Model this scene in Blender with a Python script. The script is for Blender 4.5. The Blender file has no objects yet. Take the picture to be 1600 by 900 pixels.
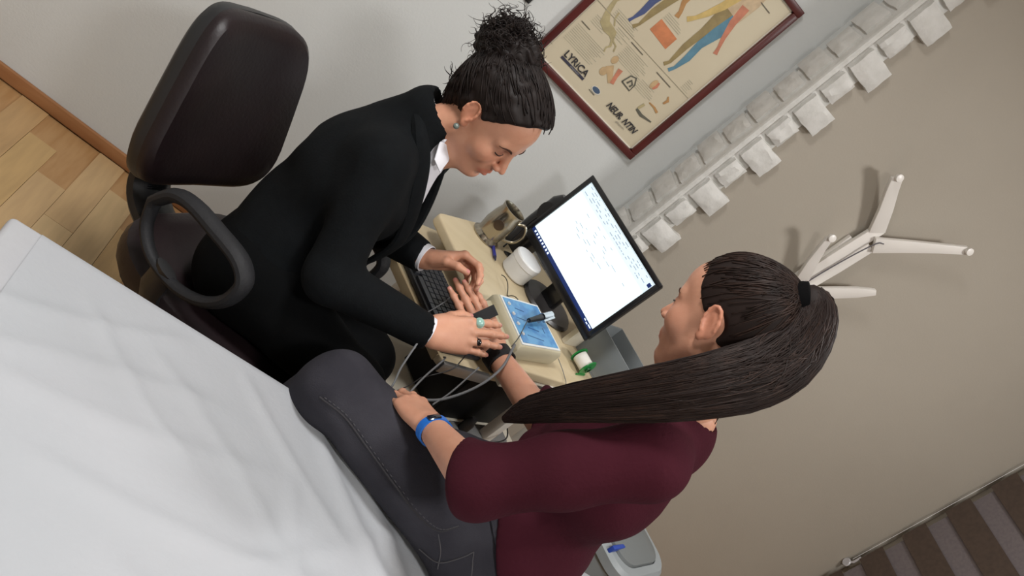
import bpy, bmesh, math, random
import numpy as np
from mathutils import Matrix, Vector

random.seed(7)
np.random.seed(7)
SC = bpy.context.scene
COL = SC.collection

# ------------------------------------------------------------------ camera
CAM_R = np.array([[0.693292, -0.030003, 0.720032], [0.59304, -0.543919, -0.59368], [0.409451, 0.838601, -0.359301]])
cd = bpy.data.cameras.new('camera')
cam = bpy.data.objects.new('camera', cd)
COL.objects.link(cam)
cd.sensor_width = 36.0
cd.lens = 1320.0 / 1600.0 * 36.0
cd.clip_start = 0.02
mw = Matrix.Identity(4)
for i in range(3):
    mw[i][0] = CAM_R[0][i]
    mw[i][1] = -CAM_R[1][i]
    mw[i][2] = -CAM_R[2][i]
mw[2][3] = 1.6
cam.matrix_world = mw
SC.camera = cam

# ------------------------------------------------------------------ world and light
w = bpy.data.worlds.new('world')
SC.world = w
w.use_nodes = True
w.node_tree.nodes['Background'].inputs[0].default_value = (0.55, 0.6, 0.7, 1)
w.node_tree.nodes['Background'].inputs[1].default_value = 0.15
SC.view_settings.view_transform = 'Standard'
SC.view_settings.look = 'None'
SC.view_settings.exposure = 0.0
SC.view_settings.gamma = 1.0
SC.view_settings.use_curve_mapping = False


def panel_light(name, loc, size, power, color):
    ld = bpy.data.lights.new(name, 'AREA')
    ld.shape = 'DISK'
    ld.size = size
    ld.energy = power
    ld.color = color
    o = bpy.data.objects.new(name, ld)
    o.location = loc
    COL.objects.link(o)
    return o


CZ = 2.62           # ceiling height
LAMPS = [((2.15, 0.85), 29.0, 'near the window wall'), ((-0.15, 1.20), 27.0, 'above the office chair'), ((0.7, -0.7), 36.0, 'added as fill behind the camera')]  # last lamp is unseen, added behind the camera as fill light
for lp, lw, _ in LAMPS:
    panel_light('lamp_light', (lp[0], lp[1], CZ - 0.066), 0.40, lw, (1.0, 0.99, 0.985))

# ------------------------------------------------------------------ materials
MATS = {}


def mat(name, c, rough=0.6, metal=0.0, c2=None, nscale=20.0, stretch=(1, 1, 1), bump=0.0, bscale=80.0,
        emit=0.0, trans=0.0, sss=0.0, coat=0.0, sheen=0.0, alpha=1.0, attr=None, detail=4.0, ramp=(0.35, 0.65), spec=0.5):
    if name in MATS:
        return MATS[name]
    m = bpy.data.materials.new(name)
    m.use_nodes = True
    nt = m.node_tree
    b = nt.nodes['Principled BSDF']

    def lin(v):
        return tuple(((x / 255) / 12.92 if x / 255 <= 0.04045 else ((x / 255 + 0.055) / 1.055) ** 2.4) for x in v) + (1.0,)
    b.inputs['Base Color'].default_value = lin(c)
    b.inputs['Roughness'].default_value = rough
    b.inputs['Metallic'].default_value = metal
    b.inputs['Specular IOR Level'].default_value = spec
    if trans:
        b.inputs['Transmission Weight'].default_value = trans
    if alpha < 1:
        b.inputs['Alpha'].default_value = alpha
    if sss:
        b.inputs['Subsurface Weight'].default_value = sss
        b.inputs['Subsurface Radius'].default_value = (0.012, 0.005, 0.003)
        b.inputs['Subsurface Scale'].default_value = 1.0
    if coat:
        b.inputs['Coat Weight'].default_value = coat
    if sheen:
        b.inputs['Sheen Weight'].default_value = sheen
    tc = None
    colour_out = None
    if c2 is not None or bump:
        tc = nt.nodes.new('ShaderNodeTexCoord')
        mp = nt.nodes.new('ShaderNodeMapping')
        mp.inputs['Scale'].default_value = stretch
        nt.links.new(tc.outputs['Object'], mp.inputs['Vector'])
    if c2 is not None:
        n = nt.nodes.new('ShaderNodeTexNoise')
        n.inputs['Scale'].default_value = nscale
        n.inputs['Detail'].default_value = detail
        nt.links.new(mp.outputs['Vector'], n.inputs['Vector'])
        r = nt.nodes.new('ShaderNodeValToRGB')
        r.color_ramp.elements[0].position = ramp[0]
        r.color_ramp.elements[1].position = ramp[1]
        r.color_ramp.elements[0].color = lin(c)
        r.color_ramp.elements[1].color = lin(c2)
        nt.links.new(n.outputs['Fac'], r.inputs['Fac'])
        colour_out = r.outputs['Color']
    if attr:
        a = nt.nodes.new('ShaderNodeAttribute')
        a.attribute_name = attr
        mx = nt.nodes.new('ShaderNodeMix')
        mx.data_type = 'RGBA'
        mx.blend_type = 'MULTIPLY'
        mx.inputs['Factor'].default_value = 1.0
        if colour_out is not None:
            nt.links.new(colour_out, mx.inputs['A'])
        else:
            mx.inputs['A'].default_value = lin(c)
        nt.links.new(a.outputs['Color'], mx.inputs['B'])
        colour_out = mx.outputs['Result']
    if colour_out is not None:
        nt.links.new(colour_out, b.inputs['Base Color'])
    if bump:
        n2 = nt.nodes.new('ShaderNodeTexNoise')
        n2.inputs['Scale'].default_value = bscale
        n2.inputs['Detail'].default_value = 3.0
        nt.links.new(mp.outputs['Vector'], n2.inputs['Vector'])
        bp = nt.nodes.new('ShaderNodeBump')
        bp.inputs['Strength'].default_value = bump
        bp.inputs['Distance'].default_value = 0.01
        nt.links.new(n2.outputs['Fac'], bp.inputs['Height'])
        nt.links.new(bp.outputs['Normal'], b.inputs['Normal'])
    if emit:
        b.inputs['Emission Color'].default_value = lin(c)
        b.inputs['Emission Strength'].default_value = emit
    MATS[name] = m
    return m


# ------------------------------------------------------------------ object helpers
ORG = {}


def tag(o, label=None, cat=None, group=None, kind=None):
    if label:
        o['label'] = label
    if cat:
        o['category'] = cat
    if group:
        o['group'] = group
    if kind:
        o['kind'] = kind
    return o


def empty(name, loc, label=None, cat=None, group=None):
    o = bpy.data.objects.new(name, None)
    o.empty_display_size = 0.05
    o.location = loc
    COL.objects.link(o)
    ORG[o.name] = Vector(loc)
    return tag(o, label, cat, group)


def link(name, me, material, parent=None, smooth=False, angle=None):
    """A mesh given in world coordinates becomes one object; a top-level one gets its origin at its base."""
    mats = material if isinstance(material, (list, tuple)) else [material]
    for m in mats:
        me.materials.append(m)
    if smooth:
        me.polygons.foreach_set('use_smooth', [True] * len(me.polygons))
        if angle:
            me.set_sharp_from_angle(angle=angle)
    o = bpy.data.objects.new(name, me)
    COL.objects.link(o)
    if parent is None:
        n = len(me.vertices)
        co = np.empty(n * 3, dtype=np.float32)
        me.vertices.foreach_get('co', co)
        co = co.reshape(-1, 3)
        lo, hi = co.min(0), co.max(0)
        c = np.array([(lo[0] + hi[0]) / 2, (lo[1] + hi[1]) / 2, lo[2]], dtype=np.float32)
        me.vertices.foreach_set('co', (co - c).ravel())
        o.location = c.tolist()
        ORG[o.name] = Vector(c.tolist())
    else:
        o.parent = parent
        o.matrix_parent_inverse = Matrix.Translation(-ORG.get(parent.name, Vector((0, 0, 0))))
    return o


def nrm(v):
    v = np.asarray(v, dtype=float)
    return v / (np.linalg.norm(v) + 1e-12)


def V(*a):
    return np.array(a, dtype=float)


class MB:
    """Collects simple solids in world coordinates."""

    def __init__(self):
        self.v = []
        self.f = []
        self.mi = []

    def add(self, vs, fs, m=0):
        o = len(self.v)
        self.v += [tuple(float(t) for t in p) for p in vs]
        for q in fs:
            self.f.append(tuple(i + o for i in q))
            self.mi.append(m)
        return self

    def box(self, c, s, ax=None, m=0):
        c = V(*c)
        ax = np.eye(3) if ax is None else np.array(ax)
        h = V(*s) / 2
        vs = [c + ax[0] * h[0] * a + ax[1] * h[1] * b + ax[2] * h[2] * d for a in (-1, 1) for b in (-1, 1) for d in (-1, 1)]
        fs = [(0, 1, 3, 2), (4, 6, 7, 5), (0, 4, 5, 1), (2, 3, 7, 6), (0, 2, 6, 4), (1, 5, 7, 3)]
        if np.dot(np.cross(ax[0], ax[1]), ax[2]) < 0:
            fs = [q[::-1] for q in fs]
        return self.add(vs, fs, m)

    def prism(self, poly, z0, z1, m=0):
        n = len(poly)
        a = sum(poly[i][0] * poly[(i + 1) % n][1] - poly[(i + 1) % n][0] * poly[i][1] for i in range(n))
        if a < 0:
            poly = poly[::-1]
        vs = [(x, y, z0) for x, y in poly] + [(x, y, z1) for x, y in poly]
        fs = [tuple(range(n))[::-1], tuple(range(n, 2 * n))]
        fs += [(i, (i + 1) % n, n + (i + 1) % n, n + i) for i in range(n)]
        return self.add(vs, fs, m)

    def plate(self, poly2, o, ux, uy, t, m=0):
        """A flat polygon in the plane (o, ux, uy) with thickness t along ux x uy."""
        n = len(poly2)
        a = sum(poly2[i][0] * poly2[(i + 1) % n][1] - poly2[(i + 1) % n][0] * poly2[i][1] for i in range(n))
        if a < 0:
            poly2 = poly2[::-1]
        o, ux, uy = V(*o), V(*ux), V(*uy)
        nz = np.cross(ux, uy)
        vs = [o + ux * x + uy * y for x, y in poly2] + [o + ux * x + uy * y + nz * t for x, y in poly2]
        fs = [tuple(range(n))[::-1], tuple(range(n, 2 * n))]
        fs += [(i, (i + 1) % n, n + (i + 1) % n, n + i) for i in range(n)]
        return self.add(vs, fs, m)

    def tube(self, path, r, n=8, m=0, closed=False, flat=None):
        P = [V(*p) for p in path]
        k = len(P)
        rs = r if isinstance(r, (list, tuple, np.ndarray)) else [r] * k
        up = None
        vs = []
        for i in range(k):
            if closed:
                t = nrm(P[(i + 1) % k] - P[i - 1])
            else:
                t = nrm(P[min(i + 1, k - 1)] - P[max(i - 1, 0)])
            if up is None:
                up = np.cross(t, V(0.31, 0.22, 0.93))
                if np.linalg.norm(up) < 1e-3:
                    up = np.cross(t, V(1, 0, 0))
            up = nrm(up - t * np.dot(up, t))
            sd = np.cross(t, up)
            for j in range(n):
                a = 2 * math.pi * j / n
                d = up * math.cos(a) + sd * math.sin(a)
                if flat is not None:
                    nn, s = flat
                    d = d - V(*nn) * np.dot(d, nn) * (1 - s)
                vs.append(P[i] + d * rs[i])
        fs = []
        for i in range(k if closed else k - 1):
            i2 = (i + 1) % k
            for j in range(n):
                j2 = (j + 1) % n
                fs.append((i * n + j, i2 * n + j, i2 * n + j2, i * n + j2))
        if not closed:
            fs.append(tuple(range(n)))
            fs.append(tuple(range((k - 1) * n, k * n))[::-1])
        return self.add(vs, [q[::-1] for q in fs], m)

    def lathe(self, prof, o, ax=(0, 0, 1), n=32, m=0, ref=(1, 0, 0)):
        """prof: list of (r, h) along the axis from o; r = 0 closes."""
        o, ax = V(*o), nrm(ax)
        e1 = V(*ref) - ax * np.dot(ref, ax)
        if np.linalg.norm(e1) < 1e-3:
            e1 = V(0, 1, 0) - ax * ax[1]
        e1 = nrm(e1)
        e2 = np.cross(ax, e1)
        vs, rows = [], []
        for r, h in prof:
            if r < 1e-6:
                rows.append([len(vs)])
                vs.append(o + ax * h)
            else:
                rows.append(list(range(len(vs), len(vs) + n)))
                for j in range(n):
                    a = 2 * math.pi * j / n
                    vs.append(o + ax * h + (e1 * math.cos(a) + e2 * math.sin(a)) * r)
        fs = []
        for A, B in zip(rows[:-1], rows[1:]):
            for j in range(n):
                j2 = (j + 1) % n
                if len(A) == 1 and len(B) == 1:
                    continue
                if len(A) == 1:
                    fs.append((A[0], B[j2], B[j]))
                elif len(B) == 1:
                    fs.append((A[j], A[j2], B[0]))
                else:
                    fs.append((A[j], A[j2], B[j2], B[j]))
        return self.add(vs, fs, m)

    def build(self, name, material, parent=None, bevel=0.0, seg=2, smooth=False, angle=0.6):
        me = bpy.data.meshes.new(name)
        me.from_pydata(self.v, [], self.f)
        me.polygons.foreach_set('material_index', self.mi)
        if bevel:
            bm = bmesh.new()
            bm.from_mesh(me)
            es = [e for e in bm.edges if len(e.link_faces) == 2 and e.calc_face_angle(0) > 0.5]
            bmesh.ops.bevel(bm, geom=es, offset=bevel, segments=seg, affect='EDGES', profile=0.5, clamp_overlap=True)
            bm.to_mesh(me)
            bm.free()
            smooth = True
        me.update()
        return link(name, me, material, parent, smooth, angle if smooth else None)


def arc(pts, n=24):
    """Catmull-Rom through the points."""
    P = [V(*p) for p in pts]
    P = [2 * P[0] - P[1]] + P + [2 * P[-1] - P[-2]]
    out = []
    m = len(P) - 3
    for i in range(m):
        k = max(2, n // m)
        for j in range(k):
            t = j / k
            a, b, c, d = P[i], P[i + 1], P[i + 2], P[i + 3]
            out.append(0.5 * ((2 * b) + (-a + c) * t + (2 * a - 5 * b + 4 * c - d) * t * t + (-a + 3 * b - 3 * c + d) * t ** 3))
    out.append(P[-2])
    return out


def yawax(deg):
    a = math.radians(deg)
    return [V(math.cos(a), math.sin(a), 0), V(-math.sin(a), math.cos(a), 0), V(0, 0, 1)]


# ------------------------------------------------------------------ signed-distance modelling (bodies, clothes, hair)
def rc(a, b, ra, rb, k=0.02, flat=None, op='u'):
    return dict(t='rc', a=V(*a), b=V(*b), ra=ra, rb=rb, k=k, flat=flat, op=op)


def el(c, r, ax=None, k=0.02, op='u'):
    return dict(t='el', c=V(*c), r=V(*r), ax=np.eye(3) if ax is None else np.array(ax), k=k, op=op)


def hs(p, n, k=0.004):
    """Keep only the side the normal points away from."""
    return dict(t='hs', p=V(*p), n=nrm(n), k=k, op='i')


def pdist(q, P):
    if q['t'] == 'rc':
        ba = q['b'] - q['a']
        d = P - q['a'].astype(np.float32)
        t = np.clip((d @ ba.astype(np.float32)) / max(float(ba @ ba), 1e-9), 0, 1)
        d = d - t[..., None] * ba.astype(np.float32)
        if q['flat'] is not None:
            nn, s = q['flat']
            nn = nrm(nn).astype(np.float32)
            d = d + (d @ nn)[..., None] * nn * (1.0 / s - 1.0)
        return np.sqrt((d * d).sum(-1)) - (q['ra'] + (q['rb'] - q['ra']) * t)
    if q['t'] == 'el':
        d = (P - q['c'].astype(np.float32)) @ q['ax'].T.astype(np.float32)
        r = q['r'].astype(np.float32)
        k0 = np.sqrt(((d / r) ** 2).sum(-1))
        k1 = np.sqrt(((d / (r * r)) ** 2).sum(-1)) + 1e-6
        return k0 * (k0 - 1.0) / k1
    return (P - q['p'].astype(np.float32)) @ q['n'].astype(np.float32)


def combine(f, d, q):
    k = max(q['k'], 1e-5)
    if q['op'] == 'u':
        h = np.clip(0.5 + 0.5 * (f - d) / k, 0, 1)
        return f + (d - f) * h - k * h * (1 - h)
    if q['op'] == 's':
        d = -d
    h = np.clip(0.5 - 0.5 * (f - d) / k, 0, 1)
    return f + (d - f) * h + k * h * (1 - h)


def bounds(q):
    if q['t'] == 'rc':
        r = max(q['ra'], q['rb'])
        return np.minimum(q['a'], q['b']) - r, np.maximum(q['a'], q['b']) + r
    r = q['r'].max()
    return q['c'] - r, q['c'] + r


BIG = np.float32(0.08)


def sdf_at(prims, P):
    P = np.asarray(P, dtype=np.float32)
    f = np.full(P.shape[:-1], BIG, dtype=np.float32)
    for q in prims:
        f = combine(f, pdist(q, P), q)
    return f


def grad_at(prims, P, e=1e-3):
    P = np.asarray(P, dtype=np.float32)
    g = np.zeros_like(P)
    for i in range(3):
        d = np.zeros(3, dtype=np.float32)
        d[i] = e
        g[..., i] = sdf_at(prims, P + d) - sdf_at(prims, P - d)
    return g / (np.linalg.norm(g, axis=-1, keepdims=True) + 1e-9)


def project(prims, P, off=0.0, it=4):
    P = np.asarray(P, dtype=np.float32).copy()
    for _ in range(it):
        P = P - (sdf_at(prims, P) - off)[..., None] * grad_at(prims, P)
    return P


def sdf_mesh(prims, h, noise=None, lo=None, hi=None):
    us = [q for q in prims if q['op'] == 'u']
    if lo is None:
        lo = np.min([bounds(q)[0] for q in us], axis=0) - 3 * h
        hi = np.max([bounds(q)[1] for q in us], axis=0) + 3 * h
    n = np.ceil((hi - lo) / h).astype(int) + 1
    axs = [(lo[i] + h * np.arange(n[i])).astype(np.float32) for i in range(3)]
    f = np.full(tuple(n), BIG, dtype=np.float32)
    for q in prims:
        if q['t'] == 'hs':
            sl = (slice(None),) * 3
        else:
            bl, bh = bounds(q)
            mrg = q['k'] + 3 * h + 0.01
            i0 = np.clip(np.floor((bl - mrg - lo) / h).astype(int), 0, n)
            i1 = np.clip(np.ceil((bh + mrg - lo) / h).astype(int) + 1, 0, n)
            if np.any(i1 <= i0):
                continue
            sl = tuple(slice(i0[i], i1[i]) for i in range(3))
        G = np.stack(np.meshgrid(axs[0][sl[0]], axs[1][sl[1]], axs[2][sl[2]], indexing='ij'), -1)
        f[sl] = combine(f[sl], pdist(q, G), q)
    if noise is not None:
        near = np.abs(f) < 4 * h + 0.02
        idx = np.argwhere(near)
        P = np.stack([axs[i][idx[:, i]] for i in range(3)], -1)
        f[near] += noise(P).astype(np.float32)
    s = f < 0
    c = np.zeros(tuple(n - 1), dtype=np.int8)
    for a in (0, 1):
        for b in (0, 1):
            for d in (0, 1):
                c += s[a:n[0] - 1 + a, b:n[1] - 1 + b, d:n[2] - 1 + d]
    act = (c > 0) & (c < 8)
    idx = np.argwhere(act)
    vid = np.full(act.shape, -1, dtype=np.int64)
    vid[act] = np.arange(len(idx))
    cv = {}
    for a in (0, 1):
        for b in (0, 1):
            for d in (0, 1):
                cv[(a, b, d)] = f[idx[:, 0] + a, idx[:, 1] + b, idx[:, 2] + d]
    acc = np.zeros((len(idx), 3), dtype=np.float64)
    cnt = np.zeros(len(idx))
    for a in cv:
        for ax_ in range(3):
            if a[ax_]:
                continue
            b = list(a)
            b[ax_] = 1
            fa, fb = cv[a], cv[tuple(b)]
            x = (fa < 0) != (fb < 0)
            t = np.where(x, fa / (fa - fb + 1e-12), 0)
            p = np.tile(np.array(a, dtype=float), (len(idx), 1))
            p[:, ax_] += t
            acc += p * x[:, None]
            cnt += x
    vs = lo + h * (idx + acc / cnt[:, None])
    faces = []
    for ax_ in range(3):
        o1, o2 = (ax_ + 1) % 3, (ax_ + 2) % 3
        sl0 = [slice(1, -1)] * 3
        sl1 = [slice(1, -1)] * 3
        sl0[ax_] = slice(0, n[ax_] - 1)
        sl1[ax_] = slice(1, n[ax_])
        s0, s1 = s[tuple(sl0)], s[tuple(sl1)]
        for sign in (0, 1):
            e = np.argwhere((s0 & ~s1) if sign == 0 else (~s0 & s1))
            if len(e) == 0:
                continue
            base = e.copy()
            base[:, o1] += 1
            base[:, o2] += 1
            q = []
            for u, w_ in ((-1, -1), (0, -1), (0, 0), (-1, 0)):
                cc = base.copy()
                cc[:, o1] += u
                cc[:, o2] += w_
                q.append(vid[cc[:, 0], cc[:, 1], cc[:, 2]])
            q = np.stack(q, -1)
            if sign:
                q = q[:, ::-1]
            faces.append(q[(q >= 0).all(1)])
    return vs, np.concatenate(faces)


def np_mesh(name, parts, cols=None):
    """parts: list of (verts, quads); joined into one mesh."""
    vs, fs, o = [], [], 0
    for v, q in parts:
        vs.append(v)
        fs.append(q + o)
        o += len(v)
    vs = np.concatenate(vs).astype(np.float32)
    fs = np.concatenate(fs).astype(np.int32)
    me = bpy.data.meshes.new(name)
    me.vertices.add(len(vs))
    me.vertices.foreach_set('co', vs.ravel())
    me.loops.add(fs.size)
    me.loops.foreach_set('vertex_index', fs.ravel())
    me.polygons.add(len(fs))
    me.polygons.foreach_set('loop_start', np.arange(0, fs.size, 4, dtype=np.int32))
    me.polygons.foreach_set('loop_total', np.full(len(fs), 4, dtype=np.int32))
    me.update(calc_edges=True)
    me.validate()
    if cols is not None:
        at = me.color_attributes.new('tint', 'FLOAT_COLOR', 'POINT')
        c4 = np.ones((len(vs), 4), dtype=np.float32)
        c4[:, :3] = np.concatenate(cols)
        at.data.foreach_set('color', c4.ravel())
    return me


def sdf_obj(name, prims, h, material, parent=None, noise=None):
    return link(name, np_mesh(name, [sdf_mesh(prims, h, noise)]), material, parent, smooth=True)


def frame(yaw, pitch, roll):
    yaw, pitch, roll = (math.radians(t) for t in (yaw, pitch, roll))
    f_ = V(math.cos(yaw), math.sin(yaw), 0)
    l_ = V(-math.sin(yaw), math.cos(yaw), 0)
    z_ = V(0, 0, 1)
    X = f_ * math.cos(pitch) - z_ * math.sin(pitch)
    Z = z_ * math.cos(pitch) + f_ * math.sin(pitch)
    return np.array([X, l_ * math.cos(roll) + Z * math.sin(roll), Z * math.cos(roll) - l_ * math.sin(roll)])

# ================================================================== THE ROOM
WY = 2.463          # white back wall
PX, PY = 1.23, 2.28  # corner of the projecting beige wall
RX = 3.10           # window wall
LX, FY = -1.7, -1.5

m_white = mat('white wall paint', (208, 210, 208), 0.85, c2=(203, 205, 203), nscale=1.5, bump=0.05, bscale=160)
m_beige = mat('taupe wall paint', (168, 160, 147), 0.85, c2=(162, 154, 141), nscale=1.2, bump=0.05, bscale=160)
m_ceil = mat('ceiling paint', (225, 223, 218), 0.9, c2=(220, 218, 212), nscale=2)
m_stone = mat('white plaster stone', (212, 210, 205), 0.8, c2=(200, 198, 192), nscale=25, bump=0.3, bscale=40)
m_floor = mat('laminate floor', (178, 140, 96), 0.4, c2=(165, 124, 80), nscale=6, stretch=(8, 1, 1))
m_base = mat('orange brown skirting', (160, 112, 72), 0.45, c2=(148, 100, 62), nscale=6, stretch=(1, 8, 8))


def struct(name, mb, m, bevel=0):
    return tag(mb.build(name, m, None, bevel), kind='structure')


fl = struct('floor', MB().box(((LX + RX) / 2, (FY + WY + .2) / 2, -0.05), (RX - LX + .4, WY - FY + .6, 0.088)), m_floor)
struct('ceiling', MB().box(((LX + RX) / 2, (FY + WY) / 2, CZ + 0.05), (RX - LX + .4, WY - FY + .4, 0.1)), m_ceil)
struct('wall_back', MB().box(((LX + PX) / 2, WY + 0.06, CZ / 2), (PX - LX + .3, 0.12, CZ)), m_white)
struct('wall_left', MB().box((LX - 0.06, (FY + WY) / 2, CZ / 2), (0.12, WY - FY + .3, CZ)), m_white)
struct('wall_front', MB().box(((LX + RX) / 2, FY - 0.06, CZ / 2), (RX - LX + .3, 0.12, CZ)), m_white)
# projecting wall: white return face, taupe front
wp = MB()
wp.box(((PX + RX) / 2 + 0.06, (PY + WY) / 2 + 0.06, CZ / 2), (RX - PX + 0.12, WY - PY + 0.12, CZ))
wp.mi = [1 if i == 0 else 0 for i in range(6)]
pier = tag(wp.build('wall_right_back', [m_beige, m_white]), kind='structure')
# window wall with an opening behind the blind
WZ0, WZ1, WYA, WYB = 0.45, 2.25, 0.55, 2.16
ww = MB()
ww.box((RX + 0.1, (FY + WYA) / 2, CZ / 2), (0.2, WYA - FY, CZ))
ww.box((RX + 0.1, (WYB + PY) / 2, CZ / 2), (0.2, PY - WYB, CZ))
ww.box((RX + 0.1, (WYA + WYB) / 2, WZ0 / 2), (0.2, WYB - WYA, WZ0))
ww.box((RX + 0.1, (WYA + WYB) / 2, (WZ1 + CZ) / 2), (0.2, WYB - WYA, CZ - WZ1))
struct('wall_right', ww, m_beige)
win = tag(empty('window_1', (RX + 0.12, (WYA + WYB) / 2, WZ0)), kind='structure')
wf = MB()
for y in (WYA + 0.03, (WYA + WYB) / 2, WYB - 0.03):
    wf.box((RX + 0.12, y, (WZ0 + WZ1) / 2), (0.06, 0.06, WZ1 - WZ0))
for z in (WZ0 + 0.03, WZ1 - 0.03):
    wf.box((RX + 0.12, (WYA + WYB) / 2, z), (0.058, WYB - WYA, 0.06))
wf.build('window_frame', mat('white window frame', (225, 224, 222), 0.4), win)
for y0, y1 in ((WYA + .06, (WYA + WYB) / 2 - .03), ((WYA + WYB) / 2 + .03, WYB - .06)):
    MB().box((RX + 0.12, (y0 + y1) / 2, (WZ0 + WZ1) / 2), (0.012, y1 - y0, WZ1 - WZ0 - .12)).build(
        'pane', mat('window glass', (180, 190, 200), 0.02, trans=0.9), win)

bb = MB().box(((LX + PX) / 2, WY - 0.0075, 0.021), (PX - LX, 0.015, 0.042))
struct('baseboard_back', bb, m_base, 0.003)
struct('baseboard_right', MB().box(((PX + RX) / 2, PY - 0.0075, 0.021), (RX - PX, 0.015, 0.042)), m_base, 0.003)

# laminate blocks, run towards the back wall
tones = [(196, 164, 120), (188, 152, 106), (202, 172, 128), (178, 138, 94), (172, 132, 92), (194, 160, 110)]
mp = [mat('laminate block %d' % i, t, 0.38, c2=tuple(int(x * 0.92) for x in t), nscale=5, stretch=(9, 1.0, 1), ramp=(.3, .7)) for i, t in enumerate(tones)]
PWID, PLEN = 0.086, 0.40
plk = []
for m_ in mp:
    me = bpy.data.meshes.new('plank')
    hw, hl, g = PWID / 2 - 0.0002, PLEN / 2 - 0.0002, 0.0004
    b8 = [(-hw, -hl, -.006), (hw, -hl, -.006), (hw, hl, -.006), (-hw, hl, -.006), (-hw + g, -hl + g, 0), (hw - g, -hl + g, 0), (hw - g, hl - g, 0), (-hw + g, hl - g, 0)]
    me.from_pydata(b8, [], [(3, 2, 1, 0), (4, 5, 6, 7), (0, 1, 5, 4), (1, 2, 6, 5), (2, 3, 7, 6), (3, 0, 4, 7)])
    me.materials.append(m_)
    plk.append(me)
rng = random.Random(3)
ix = 0
x = -1.05
while x < 1.75:
    y = WY - 0.016 - PLEN / 2 - 0.13 * (ix % 3) + 0.0
    if ix % 3:
        pass
    while y > 1.15:
        o = bpy.data.objects.new('plank', plk[rng.randrange(6)])
        COL.objects.link(o)
        o.parent = fl
        o.matrix_parent_inverse = Matrix.Translation(-ORG[fl.name])
        o.location = (x, y, 0)
        y -= PLEN
    x += PWID
    ix += 1

# plaster stones up the corner of the projecting wall
PITCH = 0.0925
rng = random.Random(11)


def stone(axis_u, origin, w_, h_, th, seed):
    """A rough pillow-faced block: u across, z up, out along the wall normal."""
    r_ = random.Random(seed)
    nu, nv = 5, 5
    vs, fs = [], []
    ux, out = V(*axis_u[0]), V(*axis_u[1])
    for j in range(nv + 1):
        for i in range(nu + 1):
            u, v = i / nu, j / nv
            edge = min(u, 1 - u, v, 1 - v)
            t = th * (0.78 if edge < 0.01 else 1.0) + (0 if edge < 0.01 else r_.uniform(-0.0035, 0.0035))
            ju, jv = (0, 0) if edge < 0.01 else (r_.uniform(-.004, .004), r_.uniform(-.004, .004))
            if edge < 0.01:
                ju, jv = r_.uniform(-.0015, .0015), r_.uniform(-.0015, .0015)
            vs.append(V(*origin) + ux * (u * w_ + ju) + V(0, 0, 1) * (v * h_ + jv) + out * t)
    for j in range(nv):
        for i in range(nu):
            a = j * (nu + 1) + i
            fs.append((a, a + 1, a + nu + 2, a + nu + 1))
    ring = [i for i in range(nu + 1)] + [(j + 1) * (nu + 1) + nu for j in range(nv)] + [nv * (nu + 1) + nu - 1 - i for i in range(nu)] + [(nv - 1 - j) * (nu + 1) for j in range(nv - 1)]
    o = len(vs)
    for k in ring:
        p = vs[k] - out * np.dot(vs[k] - V(*origin), out)
        vs.append(p - out * 0.002)
    n = len(ring)
    for k in range(n):
        fs.append((ring[(k + 1) % n], ring[k], o + k, o + (k + 1) % n))
    mb = MB().add(vs, fs if np.dot(np.cross(ux, V(0, 0, 1)), out) > 0 else [q[::-1] for q in fs])
    return mb.build('stone', m_stone, pier, smooth=True, angle=0.5)


for k in range(-11, 17):
    z = 1.049 + PITCH * k
    if z < 0.03 or z + PITCH > CZ:
        continue
    long_ = (k % 2 == 0)
    stone(((1, 0, 0), (0, -1, 0)), (PX + 0.012, PY, z + 0.004), 0.098 if long_ else 0.054, PITCH - 0.016, 0.032, k + 100)
    stone(((0, -1, 0), (-1, 0, 0)), (PX, PY + (0.125 if long_ else 0.145), z + 0.004), 0.095 if long_ else 0.115, PITCH - 0.016, 0.022, k + 200)

MB().box((PX + .030, PY - .004, CZ / 2), (.076, .009, CZ - .02)).build('plaster_backing', m_stone, pier)
MB().box((PX - .004, PY + .062, CZ / 2), (.009, .13, CZ - .02)).build('plaster_backing', m_stone, pier)
MB().tube([(PX - .004, PY - .004, .01), (PX - .004, PY - .004, CZ - .01)], .010, 8).build('corner_strip', m_stone, pier, smooth=True)

# flush round ceiling lamps, the last one an added fill
for lp, lw, where in LAMPS:
    e = empty('ceiling_lamp', (lp[0], lp[1], CZ - 0.06), 'flush round white ceiling lamp ' + where, 'lamp')
    MB().lathe([(0, 0.06), (0.23, 0.06), (0.23, 0.02), (0.22, 0.0), (0.21, 0.004), (0.21, 0.05), (0, 0.05)], (lp[0], lp[1], CZ - 0.06)).build('lamp_body', mat('white lamp metal', (230, 230, 228), 0.4), e, smooth=True)
    MB().lathe([(0, 0.0), (0.208, 0.0), (0.208, 0.008), (0, 0.008)], (lp[0], lp[1], CZ - 0.055)).build('diffuser', mat('lamp diffuser', (255, 250, 244), 0.5, emit=2.0), e)

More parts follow.
